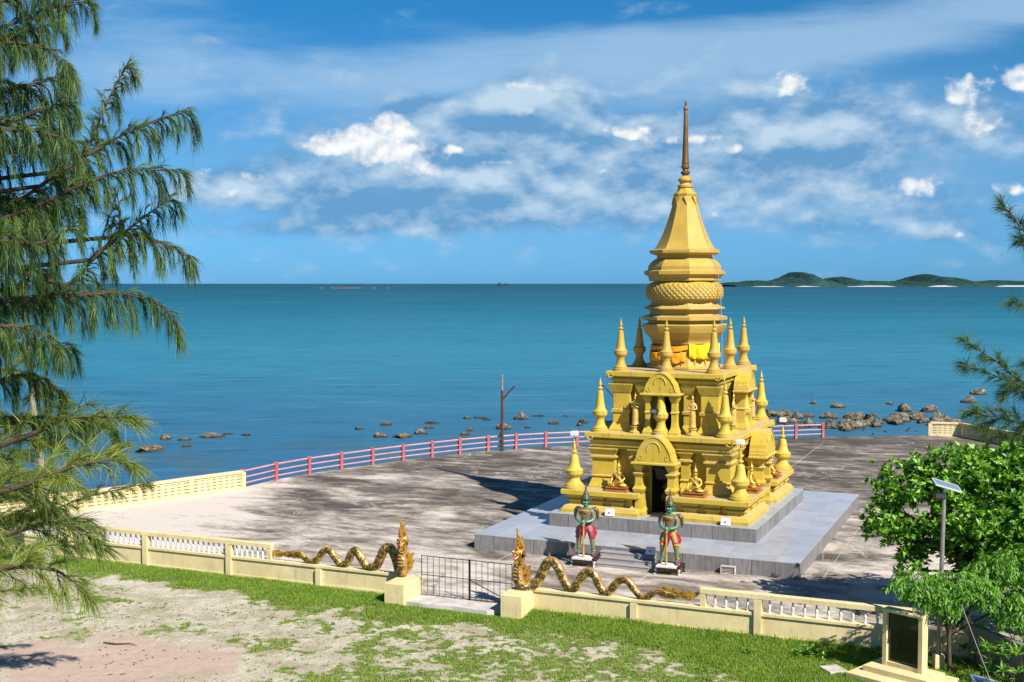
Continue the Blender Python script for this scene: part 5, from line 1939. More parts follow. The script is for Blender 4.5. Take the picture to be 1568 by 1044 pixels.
def build_serpents():
    bl = [(-9.75, .84), (-9.45, .98), (-9.22, .96), (-9.02, .82), (-8.78, .73), (-8.5, .84), (-8.28, 1.14), (-8.05, 1.22), (-7.82, 1.02), (-7.62, .80), (-7.42, .74), (-7.24, .90), (-7.1, 1.18), (-6.92, 1.29), (-6.71, 1.05), (-6.5, .78),
          (-6.3, .74), (-6.1, .82), (-5.94, 1.12), (-5.75, 1.46), (-5.55, 1.50), (-5.38, 1.30), (-5.26, 1.0)]
    nl = [(-5.12, .02, .74), (-4.94, -.14, .72), (-4.90, -.20, 1.0), (-4.95, -.12, 1.32), (-4.93, -.10, 1.62), (-4.88, -.14, 1.80)]
    build_serpent(bl, nl, -10.2, (.15, -1, 0), 'left serpent statue winding along the wall, bright gold fin, rearing beside the gate', (-4.88, -.20, 1.86), -1)
    br = [(4.7, .86), (4.3, .95), (4.05, .95), (3.82, .80), (3.60, .73), (3.36, .92), (3.12, 1.19), (2.88, 1.21), (2.68, 1.03), (2.5, .80), (2.32, .75), (2.14, .98), (2.0, 1.26), (1.80, 1.37), (1.60, 1.26), (1.42, .98), (1.26, .78), (1.08, .80), (.92, 1.02), (.76, 1.36), (.56, 1.58), (.34, 1.52), (.18, 1.22), (0.02, .92)]
    nr = [(-.18, .02, .74), (-.42, -.12, .70), (-.56, -.18, .95), (-.60, -.12, 1.28), (-.56, -.10, 1.56), (-.52, -.14, 1.74)]
    build_serpent(br, nr, 5.2, (-.25, -1, 0), 'right serpent statue winding along the wall toward the white balusters, rearing by the gate', (-.52, -.20, 1.80), 1)


# ------------------------------------------------------------------ front wall, gate, side walls
def build_front_wall():
    C = 'cream_paint'

    def wall(s0, s1, posts, rail_from, rail_to, label, nb_spacing, dark_end=False):
        t = thing('garden_wall', label, 'wall', wf(0, 0), WTH, 'cream front walls')
        MB().box(s0, s1, .05, .22, -.35, .56).obj('panel', C, t)
        MB().mould(s0, s1, .0, .24, [(0, .56), (.0, .64), (-.01, .66)]).obj('cap', C, t)
        MB().box(s0, s1, .02, .24, -.35, -.02).obj('plinth', C, t)
        for p in posts:
            inr = rail_from <= p <= rail_to
            MB().mould(p - .11, p + .11, -.045, .20, [(0, -.35), (0, 1.06 if inr else .53)]).obj('post', C, t)
        if rail_to > rail_from:
            MB().mould(rail_from, rail_to, .0, .22, [(0, 1.08), (0, 1.22), (-.012, 1.24)]).obj('top_rail', C, t)
            ends = sorted(set([rail_from + .12] + [p for p in posts if rail_from < p < rail_to] + [rail_to - .12]))
            for e in (rail_from + .08, rail_to - .08):
                MB().box(e - .08, e + .08, .01, .21, .66, 1.08).obj('end_post', C, t)
            me = MB().lathe([(.05, 0), (.05, .04), (.028, .07), (.045, .16), (.05, .22), (.030, .32), (.028, .36), (.05, .39), (.05, .42)], 8).mesh('baluster', 'white_paint', 60)
            for a, b in zip(ends[:-1], ends[1:]):
                n = max(1, round((b - a - .3) / nb_spacing))
                for i in range(n):
                    link('baluster', me, t, (a + .16 + (b - a - .32) * (i + .5) / n, .11, .66))
        return t
    wall(-26.5, -5.08, [-24.0, -20.0, -16.15, -12.28, -8.4], -26.4, -10.45, 'long cream wall with white balusters left of the gate', .245)
    wall(-.12, 13.4, [3.35, 7.3, 11.15], 5.5, 13.36, 'cream wall with white balusters right of the gate', .345)
    # gate piers
    for s0, s1, f, lab in ((-5.08, -4.35, -1.12, 'cream block pier on the left of the gate, below the rearing serpent'), (-.85, -.12, -.98, 'cream block pier on the right of the gate, below the rearing serpent')):
        m = MB()
        m.mould(s0, s1, f, .26, [(0, -.4), (0, .60), (-.015, .62)])
        o = m.obj('gate_pier', C, None, False, wf(0, 0), (0, 0, WTH))
        tag(o, lab, 'pier', 'gate piers')
    # grey side wall going back from the right end
    m = MB()
    a = wf(13.42, 0.0)
    t = tag(MB().box(0, 2.6, -.1, .1, -.5, 1.0).obj('side_wall', 'grey_wall', None, False, (a.x, a.y, 0), (0, 0, WTH - R(48))), 'short unpainted grey wall behind the notice board', 'wall')
    # double gate
    g = thing('iron_gate', 'black iron double gate of upright bars between the cream piers', 'gate', wf(0, 0), WTH)

    def bar(a, b, r=.010, nm='bar'):
        MB().tube([(a[0], .02, a[1]), (b[0], .02, b[1])], r, 5).obj(nm, 'iron', g)
    L0, L1, R0, R1 = -4.26, -2.46, -2.42, -.88
    for x0, x1, n in ((L0, L1, 8), (R0, R1, 7)):
        for z in (.05, .73, 1.38):
            bar((x0, z), (x1, z), .014, 'rail')
        bar((x0, .0), (x0, 1.40), .02 if x0 != L0 else .015, 'stile')
        bar((x1, .0), (x1, 1.40), .02 if x1 != R1 else .015, 'stile')
        for i in range(1, n):
            x = x0 + (x1 - x0) * i / n
            bar((x, .05), (x, 1.38))
    bar((R0, .70), (-1.05, .16), .018, 'brace')
    bar((R0, .12), (-1.05, .16), .014, 'brace')
    # sea-side left wall with slot blocks
    pts = [(-14.05, 62.55), (-16.2, 60.35), (-18.1, 58.2), (-20.1, 56.45), (-23.2, 53.9), (-26.0, 51.5)]
    t = thing('slotted_wall', 'cream block wall with rows of small slots along the left sea edge', 'wall', (0, 0, 0))
    slotted(t, pts)
    pts = [(29.45, 84.7), (31.35, 84.2), (32.3, 81.0), (33.3, 77.6), (34.4, 74.2), (35.5, 70.6), (36.4, 66.8), (36.9, 63)]
    t = thing('slotted_wall', 'cream slotted block wall turning the far right corner of the terrace', 'wall', (0, 0, 0))
    slotted(t, pts)


def slotted(t, pts):
    H = .98
    for i, (a, b) in enumerate(zip(pts[:-1], pts[1:])):
        a, b = Vector((*a, 0)), Vector((*b, 0))
        d = b - a
        L = d.length
        ang = math.atan2(d.y, d.x)

        def part(m, nm, mat='cream_paint'):
            return m.obj(nm, mat, t, False, tuple(a), (0, 0, ang))
        part(MB().mould(-.12, .12, -.14, .14, [(0, -.1), (0, H - .1)]), 'post')
        part(MB().mould(0, L, -.15, .15, [(0, H - .12), (0, H - .01), (-.01, H)]), 'cap')
        part(MB().box(.12, L - .12, -.10, .10, -.1, .2), 'base_course')
        z = .2
        zs = [.2, .31, .345, .455, .49, .60, .635, .745, .78, .86]
        # solid courses and the slotted courses between them (slot height .035..)
        course = MB().box(.12, L - .12, -.09, .09, 0, .112).mesh('course', 'cream_paint')
        n = max(3, round(L / .40))
        w = (L - .24) / n
        blk = MB().box(-w * .5 + .09, w * .5 - .09, -.085, .085, 0, .052).mesh('block', 'cream_paint')
        for r_ in range(4):
            zz = .20 + r_ * .165
            link('course', course, t, (a.x, a.y, zz + .054), (0, 0, ang))
            for j in range(n + 1):
                p = a + d.normalized() * (.12 + w * j)
                if j in (0, n):
                    continue
                link('block', blk, t, (p.x, p.y, zz + .001), (0, 0, ang))
    if True:
        b = Vector((*pts[-1], 0))
        MB().mould(-.12, .12, -.14, .14, [(0, -.1), (0, H - .1)]).obj('post', 'cream_paint', t, False, tuple(b), (0, 0, 0))


def build_railing():
    def rail_run(P, label):
        t = thing('railing', label, 'railing', (0, 0, 0), 0, 'sea railings')
        post = MB().mould(-.09, .09, -.09, .09, [(.02, -.05), (.02, .05), (0, .07), (0, .92), (.02, .94), (.02, .99), (-.03, 1.02)]).mesh('post', 'red_paint')
        for i, p in enumerate(P):
            q = P[min(i + 1, len(P) - 1)]
            r = P[max(i - 1, 0)]
            link('post', post, t, (p[0], p[1], 0), (0, 0, math.atan2(q[1] - r[1], q[0] - r[0])))
        for a, b in zip(P[:-1], P[1:]):
            for z, w in ((.26, .045), (.57, .045), (.90, .055)):
                m = MB()
                m.tube([(a[0], a[1], z), (b[0], b[1], z)], w, 6)
                m.obj('rail', 'pink_rail', t)
    rail_run(ARC[:14], 'long curved three-rail red and pink railing along the sea edge left of temple')
    rail_run(ARC[14:], 'short faded pink railing along the sea edge right of the temple')


def build_lamps():
    # tall brown lamp pole at the rail and one behind the temple
    x, y = -.63, 77.15
    for (x, y, h, s, lab) in ((-.63, 77.0, 4.85, 1, 'tall rusty brown lamp pole with side arm at the sea railing'), (6.75, 79.6, 4.7, -1, 'brown lamp pole mostly hidden behind the temple left side')):
        t = thing('lamp_pole', lab, 'lamp pole', (x, y, 0), 0, 'brown lamp poles')
        MB().lathe([(.16, 0), (.16, .05), (.10, .06), (.09, 2.0), (.075, h * .8)], 10).obj('pole', 'rusty_pole', t, 35)
        MB().lathe([(.075, h * .8), (.07, h), (.02, h + .05)], 10).obj('pole_tip', 'grey_metal', t, 35)
        MB().tube([(0, 0, h * .68), (s * .35, -.1, h * .76), (s * .8, -.2, h * .86)], [.06, .055, .05], 8).obj('arm', 'rusty_pole', t, 60)
        for z in (.45, .95, 1.45):
            MB().box(-.16, -.07, -.08, .08, z, z + .22).obj('clamp', 'iron', t)

    def solar(loc, h, tilt_r, lab, sc_=1.0):
        t = thing('solar_lamp', lab, 'solar lamp', loc, 0)
        t.rotation_euler = (0, tilt_r, 0)
        MB().lathe([(.075, .3), (.07, 1.5), (.055, h - .25), (.05, h)], 10).obj('pole', 'grey_metal', t, 35)
        MB().mould(-.13, .13, -.12, .12, [(0, .0), (0, .42), (-.02, .45)]).obj('footing', 'cream_paint', t)
        e = link('solar_panel', MB().box(-.36 * sc_, .36 * sc_, -.20, .20, -.018, .018).mesh('solar_panel', 'solar_cells'), t, (.06, 0, h + .20), (R(15), R(16), 0))
        link('panel_frame', MB().box(-.38 * sc_, .38 * sc_, -.22, -.203, -.022, .022).box(-.38 * sc_, .38 * sc_, .203, .22, -.022, .022).box(-.38 * sc_, -.363 * sc_, -.203, .203, -.022, .022).box(.363 * sc_, .38 * sc_, -.203, .203, -.022, .022).box(-.36 * sc_, .36 * sc_, -.2, .2, -.03, -.019).mesh('panel_frame', 'white_plastic'), t, (.06, 0, h + .20), (R(15), R(16), 0))
        MB().tube([(0, 0, h), (.05, 0, h + .18)], .03, 6).obj('neck', 'white_plastic', t)
        MB().mould(-.26, -.02, -.14, .08, [(0, h - .18), (.02, h - .14), (0, h - .02)]).obj('lamp_box', 'iron', t)
        return t
    p = Vector((11.93, 33.35, -.1))
    solar(p, 5.0, R(1.0), 'tall grey solar street lamp in front of the bright green tree')
    solar(Vector((9.62, 23.9, -.2)), 2.62, 0, 'white-framed solar lamp cut off at the bottom right corner', 1.15)
    # guy wires
    for a, b, lab in (((12.05, 33.3, 3.0), (11.9, 28.2, -.1), 'thin guy wire slanting down from the solar street lamp'),):
        tag(MB().tube([a, ((a[0] + b[0]) / 2, (a[1] + b[1]) / 2, (a[2] + b[2]) / 2 - .05), b], .008, 5).obj('guy_wire', 'wire'), lab, 'wire')


def build_board():
    # memorial board: black slab in a cream frame on a stepped base
    ang = math.atan2(-.62, .78)
    t = thing('notice_board', 'black stone slab in a cream frame on a stepped base', 'notice board', (10.32, 32.98, -.1), R(-47))
    C = 'cream_paint'
    w, h = 1.18, 1.50
    MB().box(0, .12, -.15, .15, .3, .3 + h).obj('frame_post', C, t)
    MB().box(w - .12, w, -.15, .15, .3, .3 + h).obj('frame_post', C, t)
    MB().mould(-.02, w + .02, -.17, .17, [(0, .301 + h), (0, .36 + h), (-.02, .38 + h)]).obj('frame_top', C, t)
    MB().box(.12, w - .12, -.13, .13, .3, .42).obj('frame_sill', C, t)
    MB().box(.12, w - .12, -.04, .04, .42, .298 + h).obj('stone_slab', 'black_granite', t)
    # faint engraved lines of weathered text (unreadable in the photograph)
    MB().mould(-.35, w + .35, -.55, .45, [(0, -.1), (0, .29), (-.01, .30)]).obj('upper_step', C, t)
    MB().mould(-.60, w + .6, -1.0, .75, [(0, -.2), (0, .13), (-.01, .14)]).obj('lower_step', C, t)
    # small concrete slabs by the base
    for x, y, w_, a, lab in ((8.98, 33.3, .55, .3, 'flat pale concrete slab lying at the left foot of the board base'),):
        o = MB().mould(-w_ / 2, w_ / 2, -.3, .3, [(0, -.05), (0, .05), (-.01, .06)]).obj('concrete_slab', 'pale_concrete', None, False, (x, y, -.1), (0, 0, a))
        tag(o, lab, 'slab')


# ------------------------------------------------------------------ vegetation
def ribbons(name, base, dirs, L, width, mat, droop, parent=None, segs=3, tone=None):
    """needle ribbons; base (n,3), dirs (n,3) unit, L (n)"""
    n = len(base)
    g = np.array([0, 0, -1.0])
    side = np.cross(dirs, RNG.normal(size=(n, 3)))
    side /= np.linalg.norm(side, axis=1)[:, None] + 1e-9
    V = np.empty((n, (segs + 1), 2, 3), dtype=np.float32)
    p = base.copy()
    d = dirs.copy()
    for i in range(segs + 1):
        w = width * (1 - i / (segs + 0.4))
        V[:, i, 0] = p - side * (w * 0.5)[:, None]
        V[:, i, 1] = p + side * (w * 0.5)[:, None]
        p = p + d * (L / segs)[:, None]
        d = d + g * droop[:, None]
        d /= np.linalg.norm(d, axis=1)[:, None]
    k = (segs + 1) * 2
    off = (np.arange(n) * k)[:, None]
    Fs = []
    for i in range(segs):
        Fs.append(np.stack([off[:, 0] + 2 * i, off[:, 0] + 2 * i + 1, off[:, 0] + 2 * i + 3, off[:, 0] + 2 * i + 2], -1))
    Fc = np.concatenate(Fs)
    tn = np.repeat(RNG.random(n) if tone is None else tone, k)
    me = raw_mesh(name, V.reshape(-1, 3), Fc, mat, {'tone': tn})
    return link(name, me, parent)


def px_at(px, py, D):
    a = (px - 784) / F_PX
    b = (522 - py) / F_PX
    dy = math.cos(PITCH) + b * math.sin(PITCH)
    dz = -math.sin(PITCH) + b * math.cos(PITCH)
    return Vector((a * D / dy, D, CAM_H + dz * D / dy))


class Pine:
    def __init__(s, name, label, root, group='she-oak trees', lean=(.035, .02), fan=.42):
        s.t = thing(name, label, 'tree', root, 0, group)
        s.root = Vector(root)
        s.lean = lean
        s.fan = fan
        s.wood = MB()
        s.nb, s.nd, s.nl, s.nw, s.ndr, s.tn = [], [], [], [], [], []

    def axis(s, z):
        return Vector((s.lean[0] * z, s.lean[1] * z, z))

    def limb(s, pts, r0, r1, twig_len=.6, twig_step=.10, start=.15, needle=.22, dens=26, droop=.35, light=.5, nw=.0065, tdroop=.12, spread=1.0):
        P = smooth_path([Vector(p) - s.root for p in pts], 8)
        n = len(P)
        s.wood.tube(P, [r0 + (r1 - r0) * i / (n - 1) for i in range(n)], 6)
        z = P[0].z
        if (P[0].xy - s.axis(z).xy).length > .3:
            a = s.axis(max(.5, z - .6))
            s.wood.tube([a, a.lerp(P[0], .5) + Vector((0, 0, .15)), P[0], P[1]], [r0 * 1.8, r0 * 1.4, r0 * 1.02, r0 * .9], 6)
        seglen = [0]
        for i in range(1, n):
            seglen.append(seglen[-1] + (P[i] - P[i - 1]).length)
        total = seglen[-1]
        pos = total * start
        sg = 1
        while pos < total:
            i = max(j for j in range(n) if seglen[j] <= pos)
            i = min(i, n - 2)
            f = (pos - seglen[i]) / max(1e-6, seglen[i + 1] - seglen[i])
            p = P[i].lerp(P[i + 1], f)
            t = (P[i + 1] - P[i]).normalized()
            fr = pos / total
            ln = twig_len * (1.0 - 0.55 * fr) * random.uniform(.35, 1.45)
            rnd = Vector((random.gauss(0, 1), random.gauss(0, 1), random.gauss(0, .75)))
            rnd = (rnd - t * rnd.dot(t)).normalized()
            d = (t * random.uniform(.5, 1.1) + rnd * random.uniform(.5, 1.0) * spread + Vector((0, 0, .12))).normalized()
            s.twig(p, d, ln, needle, dens, droop, light, nw, tdroop)
            pos += twig_step * random.uniform(.6, 1.4)
        t = (P[-1] - P[-2]).normalized()
        for _ in range(3):
            s.twig(P[-1], (t + Vector((random.gauss(0, .25), random.gauss(0, .25), random.gauss(0, .2)))).normalized(), twig_len * .5, needle, dens, droop, light, nw, tdroop)

    def twig(s, p, d, ln, needle, dens, droop, light, nw, tdroop):
        n = 7
        pts = [p.copy()]
        dd = d.copy()
        for i in range(n):
            dd = (dd + Vector((0, 0, -tdroop)) + Vector((random.gauss(0, .06), random.gauss(0, .06), random.gauss(0, .04)))).normalized()
            pts.append(pts[-1] + dd * ln / n)
        s.wood.tube(pts[::2] + [pts[-1]] if n % 2 else pts[::2], [.007, .006, .005, .004, .003][:len(pts[::2]) + (1 if n % 2 else 0)], 4)
        m = int(dens * ln / .5)
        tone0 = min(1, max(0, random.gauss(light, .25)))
        for _ in range(m):
            f = random.uniform(.08, 1.0) * n
            i = min(int(f), n - 1)
            b = pts[i].lerp(pts[i + 1], f - i)
            tdir = (pts[i + 1] - pts[i]).normalized()
            v = (tdir * random.uniform(.6, 1.2) + Vector((random.gauss(0, s.fan), random.gauss(0, s.fan), random.gauss(-.12, s.fan)))).normalized()
            s.nb.append(b)
            s.nd.append(v)
            s.nl.append(needle * random.uniform(.55, 1.35))
            s.nw.append(nw * random.uniform(.7, 1.3))
            s.ndr.append(droop * random.uniform(.6, 1.5))
            s.tn.append(min(1, max(0, tone0 + random.gauss(0, .18))))

    def finish(s, mat='needles'):
        s.wood.obj('branches', 'bark', s.t, 60)
        ribbons('foliage', np.array([tuple(v) for v in s.nb]), np.array([tuple(v) for v in s.nd]), np.array(s.nl), np.array(s.nw), mat, np.array(s.ndr), s.t, 3, np.array(s.tn))


def build_pines():
    random.seed(11)
    # big near tree, trunk out of frame at the left
    root = (-8.9, 15.6, -.1)
    T = Pine('she_oak_tree', 'large drooping she-oak tree filling the left edge with dark green needles', root, fan=.24)
    trunk = [(-8.9, 15.6, -.1), (-8.8, 15.6, 4), (-8.6, 15.7, 8), (-8.5, 15.8, 12), (-8.3, 15.9, 15), (-8.1, 16, 17.5)]
    T_tr = MB().tube(smooth_path([Vector(p) - Vector(root) for p in trunk], 4), [.24 - .19 * i / 20 for i in range(21)], 12)
    T_tr.obj('trunk', 'bark', T.t, 60)

    def L(px, D, r0=.035, r1=.006, **kw):
        T.limb([px_at(x, y, D + random.uniform(-.3, .3) + dd) for x, y, dd in px], r0, r1, **kw)
    # boughs listed by where they run in the view, each at its own depth
    B = [
        ([(-130, 60, .2), (0, 42, 0), (75, 14, -.2), (132, 4, -.3)], 15.2, .55),
        ([(-130, 120, .2), (-10, 70, 0), (60, 72, -.1), (100, 95, -.2)], 14.6, .5),
        ([(-150, 350, .3), (0, 318, 0), (70, 280, 0), (123, 245, 0), (202, 200, .1), (281, 172, .2)], 15.4, .62),
        ([(60, 285, 0), (123, 243, .1), (150, 190, .3), (172, 140, .4), (193, 104, .5)], 15.6, .42),
        ([(100, 262, 0), (92, 200, .3), (95, 140, .5)], 15.9, .42),
        ([(-140, 370, .3), (20, 330, 0), (110, 290, 0), (190, 262, 0), (273, 262, .1)], 14.8, .5),
        ([(-140, 420, .3), (20, 415, 0), (104, 436, 0), (141, 398, 0), (184, 362, 0), (222, 332, 0), (258, 306, 0)], 15.3, .5),
        ([(141, 398, 0), (184, 362, 0), (235, 368, 0), (288, 392, 0)], 15.2, .46),
        ([(184, 362, 0), (184, 330, 0), (180, 302, 0)], 15.4, .3),
        ([(-140, 470, 0), (0, 462, 0), (61, 457, 0), (120, 452, 0), (184, 450, 0), (240, 464, 0), (268, 492, 0)], 14.9, .55),
        ([(-120, 200, .2), (0, 190, 0), (60, 170, -.1), (105, 160, -.2)], 14.7, .5),
        ([(-120, 250, .2), (-20, 235, 0), (50, 225, 0), (100, 222, 0)], 15.8, .55),
        ([(-120, 395, .2), (-10, 370, 0), (60, 372, 0), (110, 350, 0)], 14.3, .5),
        ([(-120, 140, .2), (-30, 120, 0), (20, 130, 0), (60, 150, 0)], 14.9, .5),
        ([(-120, 520, .2), (-10, 500, 0), (50, 505, 0), (85, 530, 0)], 14.5, .5),
        ([(-120, 330, .2), (-10, 300, 0), (50, 330, 0), (80, 380, 0)], 16.2, .5),
        ([(-120, 20, .2), (-20, 10, 0), (40, -15, 0), (90, -20, 0)], 15.0, .5),
        ([(-150, 600, .2), (-20, 585, 0), (50, 575, 0), (92, 600, 0)], 15.8, .55),
        ([(-150, 640, .2), (-20, 640, 0), (60, 640, 0), (120, 640, 0), (165, 652, 0)], 16.3, .55),
    ]
    for i in range(8):
        y = -30 + i * 80 + random.uniform(-15, 15)
        e = random.uniform(35, 118)
        B.append(([(-190, y + 40, .3), (-60, y + 12, .2), (e * .35, y, 0), (e, y + random.uniform(-25, 35), 0)], random.uniform(14.2, 17.0), .56))
    for px, D, tl in B:
        T.limb([px_at(x, y, D + dd) for x, y, dd in px], .024, .006, twig_len=tl * 1.1, twig_step=.060, start=.05, needle=.22, dens=88, droop=.45, light=.40, nw=.0078, tdroop=.50)
        T.limb([px_at(x, y, D + dd) + Vector((0, 0, .02)) for x, y, dd in px], .008, .004, twig_len=.22, twig_step=.035, start=.08, needle=.16, dens=70, droop=.25, light=.55, nw=.0075, tdroop=.10)
    T.finish('needles')
    # nearer, sunlit lower boughs of a second she-oak
    root = (-18.2, 28.6, -.15)
    T = Pine('she_oak_tree', 'sunlit yellow green she-oak boughs spreading low across the lower left', root)
    MB().tube([Vector(p) - Vector(root) for p in [(-18.2, 28.6, -.3), (-18.0, 28.7, 3), (-17.8, 28.8, 6), (-17.5, 29, 9)]], [.16, .13, .1, .05], 10).obj('trunk', 'bark', T.t, 60)
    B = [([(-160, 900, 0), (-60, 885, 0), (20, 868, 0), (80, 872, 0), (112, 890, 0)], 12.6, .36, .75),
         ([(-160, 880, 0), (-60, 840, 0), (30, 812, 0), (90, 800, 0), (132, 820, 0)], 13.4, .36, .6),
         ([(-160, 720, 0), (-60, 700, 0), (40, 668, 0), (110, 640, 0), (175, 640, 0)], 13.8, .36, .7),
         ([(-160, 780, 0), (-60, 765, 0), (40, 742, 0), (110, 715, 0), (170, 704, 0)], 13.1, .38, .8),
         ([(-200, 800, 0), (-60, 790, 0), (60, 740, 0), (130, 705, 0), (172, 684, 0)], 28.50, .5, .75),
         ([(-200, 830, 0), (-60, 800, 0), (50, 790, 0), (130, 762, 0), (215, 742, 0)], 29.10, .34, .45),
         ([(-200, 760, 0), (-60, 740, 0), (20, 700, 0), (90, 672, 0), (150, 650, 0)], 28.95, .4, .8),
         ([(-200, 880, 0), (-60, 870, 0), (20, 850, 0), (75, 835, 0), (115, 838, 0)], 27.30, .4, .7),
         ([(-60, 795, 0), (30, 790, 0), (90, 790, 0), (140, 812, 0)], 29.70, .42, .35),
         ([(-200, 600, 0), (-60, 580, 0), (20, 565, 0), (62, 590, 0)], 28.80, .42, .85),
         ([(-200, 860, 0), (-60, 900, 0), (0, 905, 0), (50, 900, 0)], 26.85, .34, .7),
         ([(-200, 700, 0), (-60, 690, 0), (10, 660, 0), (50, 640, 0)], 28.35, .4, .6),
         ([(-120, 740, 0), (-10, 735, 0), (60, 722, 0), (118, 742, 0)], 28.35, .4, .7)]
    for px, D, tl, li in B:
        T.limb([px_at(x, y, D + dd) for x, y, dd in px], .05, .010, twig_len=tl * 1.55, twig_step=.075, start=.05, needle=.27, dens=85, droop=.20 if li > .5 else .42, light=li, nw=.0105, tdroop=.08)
    T.finish('needles_sunlit')
    # slim pale-trunked tree standing on the beach behind, seen through the boughs
    root = (-17.6, 45.4, -.2)
    T = Pine('she_oak_tree', 'slim pale-trunked she-oak standing by the left end of the cream wall', root, lean=(-.05, -.03))
    MB().tube(smooth_path([Vector(p) - Vector(root) for p in [(-17.6, 45.4, -.3), (-17.7, 45.4, 3), (-18.0, 45.3, 6), (-18.2, 45.2, 10), (-18.3, 45, 14)]], 4), [.17 - .008 * i for i in range(17)], 10).obj('trunk', 'pale_bark', T.t, 60)
    for i in range(26):
        z = random.uniform(2.6, 14)
        a = random.uniform(0, 6.28)
        ln = random.uniform(1.2, 2.6) * (1.1 - z / 20)
        b = Vector((-17.75 - z * .04, 45.3, z))
        e = b + Vector((math.cos(a) * ln, math.sin(a) * ln, ln * .35))
        T.limb([b, b.lerp(e, .5) + Vector((0, 0, .1)), e], .03, .008, twig_len=.8, twig_step=.12, needle=.36, dens=40, droop=.4, light=.4, nw=.018, tdroop=.2)
    T.finish('needles')
    # right-hand tree reaching in from outside the frame
    root = (14.6, 19.6, -.2)
    T = Pine('she_oak_tree', 'feathery she-oak reaching in from the right edge over the sea', root, lean=(-.02, .025))
    MB().tube(smooth_path([Vector(p) - Vector(root) for p in [(14.6, 19.6, -.3), (14.5, 19.7, 4), (14.4, 19.8, 8), (14.3, 19.9, 12), (14.3, 20, 14)]], 4), [.2 - .01 * i for i in range(17)], 10).obj('trunk', 'bark', T.t, 60)
    B = [([(2120, 680, .2), (1760, 620, 0), (1660, 575, 0), (1610, 600, 0), (1560, 582, 0), (1530, 556, 0), (1480, 524, 0)], 19.50, .34),
         ([(2120, 700, .2), (1700, 640, 0), (1620, 620, 0), (1560, 590, 0), (1530, 578, 0), (1482, 558, 0)], 19.81, .40),
         ([(2120, 760, .2), (1720, 700, 0), (1640, 660, 0), (1580, 650, 0), (1530, 640, 0), (1495, 632, 0)], 19.19, .62),
         ([(2120, 740, .2), (1720, 680, 0), (1640, 620, 0), (1590, 600, 0), (1545, 600, 0)], 19.97, .55),
         ([(2120, 780, .2), (1720, 720, 0), (1640, 700, 0), (1580, 670, 0), (1540, 668, 0), (1510, 655, 0)], 19.66, .5),
         ([(2120, 540, .2), (1700, 480, 0), (1640, 420, 0), (1600, 390, 0), (1560, 345, 0), (1540, 318, 0)], 19.66, .45),
         ([(2120, 530, .2), (1700, 470, 0), (1640, 440, 0), (1600, 400, 0), (1570, 372, 0)], 19.34, .5),
         ([(2120, 580, .2), (1700, 520, 0), (1640, 480, 0), (1600, 470, 0), (1560, 462, 0)], 19.50, .45),
         ([(2120, 720, .2), (1700, 660, 0), (1640, 640, 0), (1600, 640, 0), (1570, 650, 0)], 18.95, .6),
         ([(2120, 670, .2), (1700, 610, 0), (1640, 590, 0), (1600, 570, 0), (1580, 560, 0)], 18.95, .5)]
    for px, D, tl in B:
        T.limb([px_at(x, y, D + dd) for x, y, dd in px], .03, .006, twig_len=tl * .66, twig_step=.043, start=.2, needle=.20, dens=110, droop=.16, light=.42, nw=.0088, tdroop=.05)
    T.finish('needles')


def leaf_mesh(name, base, axis, nrm, L, Wd, mat, parent, tone, fold=.25):
    """folded leaf blades, 4 tris each"""
    n = len(base)
    side = np.cross(axis, nrm)
    side /= np.linalg.norm(side, axis=1)[:, None] + 1e-9
    nrm2 = np.cross(side, axis)
    V = np.empty((n, 6, 3), dtype=np.float32)
    Lc = L[:, None]
    w = Wd[:, None]
    V[:, 0] = base
    V[:, 1] = base + axis * Lc * .55 + side * w * .5 + nrm2 * w * fold
    V[:, 2] = base + axis * Lc * .5
    V[:, 3] = base + axis * Lc * .55 - side * w * .5 + nrm2 * w * fold
    V[:, 4] = base + axis * Lc - nrm2 * Lc * .18
    V[:, 5] = V[:, 4]
    o = (np.arange(n) * 6)
    Fc = np.concatenate([np.stack([o, o + 1, o + 2], -1), np.stack([o, o + 2, o + 3], -1), np.stack([o + 1, o + 4, o + 2], -1), np.stack([o + 2, o + 4, o + 3], -1)])
    me = raw_mesh(name, V.reshape(-1, 3), Fc, mat, {'tone': np.repeat(tone, 6)}, nper=3)
    return link(name, me, parent)


def rosettes(cent, updir, nleaf, L, W, spread=(.3, 1.1), rng=RNG):
    n = len(cent)
    base = np.repeat(cent, nleaf, axis=0)
    up = np.repeat(updir, nleaf, axis=0)
    m = n * nleaf
    a = rng.normal(size=(m, 3))
    a -= up * np.sum(a * up, axis=1)[:, None]
    a /= np.linalg.norm(a, axis=1)[:, None] + 1e-9
    t = rng.uniform(spread[0], spread[1], m)[:, None]
    ax = up * np.cos(t) + a * np.sin(t)
    nr = up + rng.normal(size=(m, 3)) * .35
    Ls = L * rng.uniform(.55, 1.35, m)
    return base, ax, nr, Ls, Ls * W


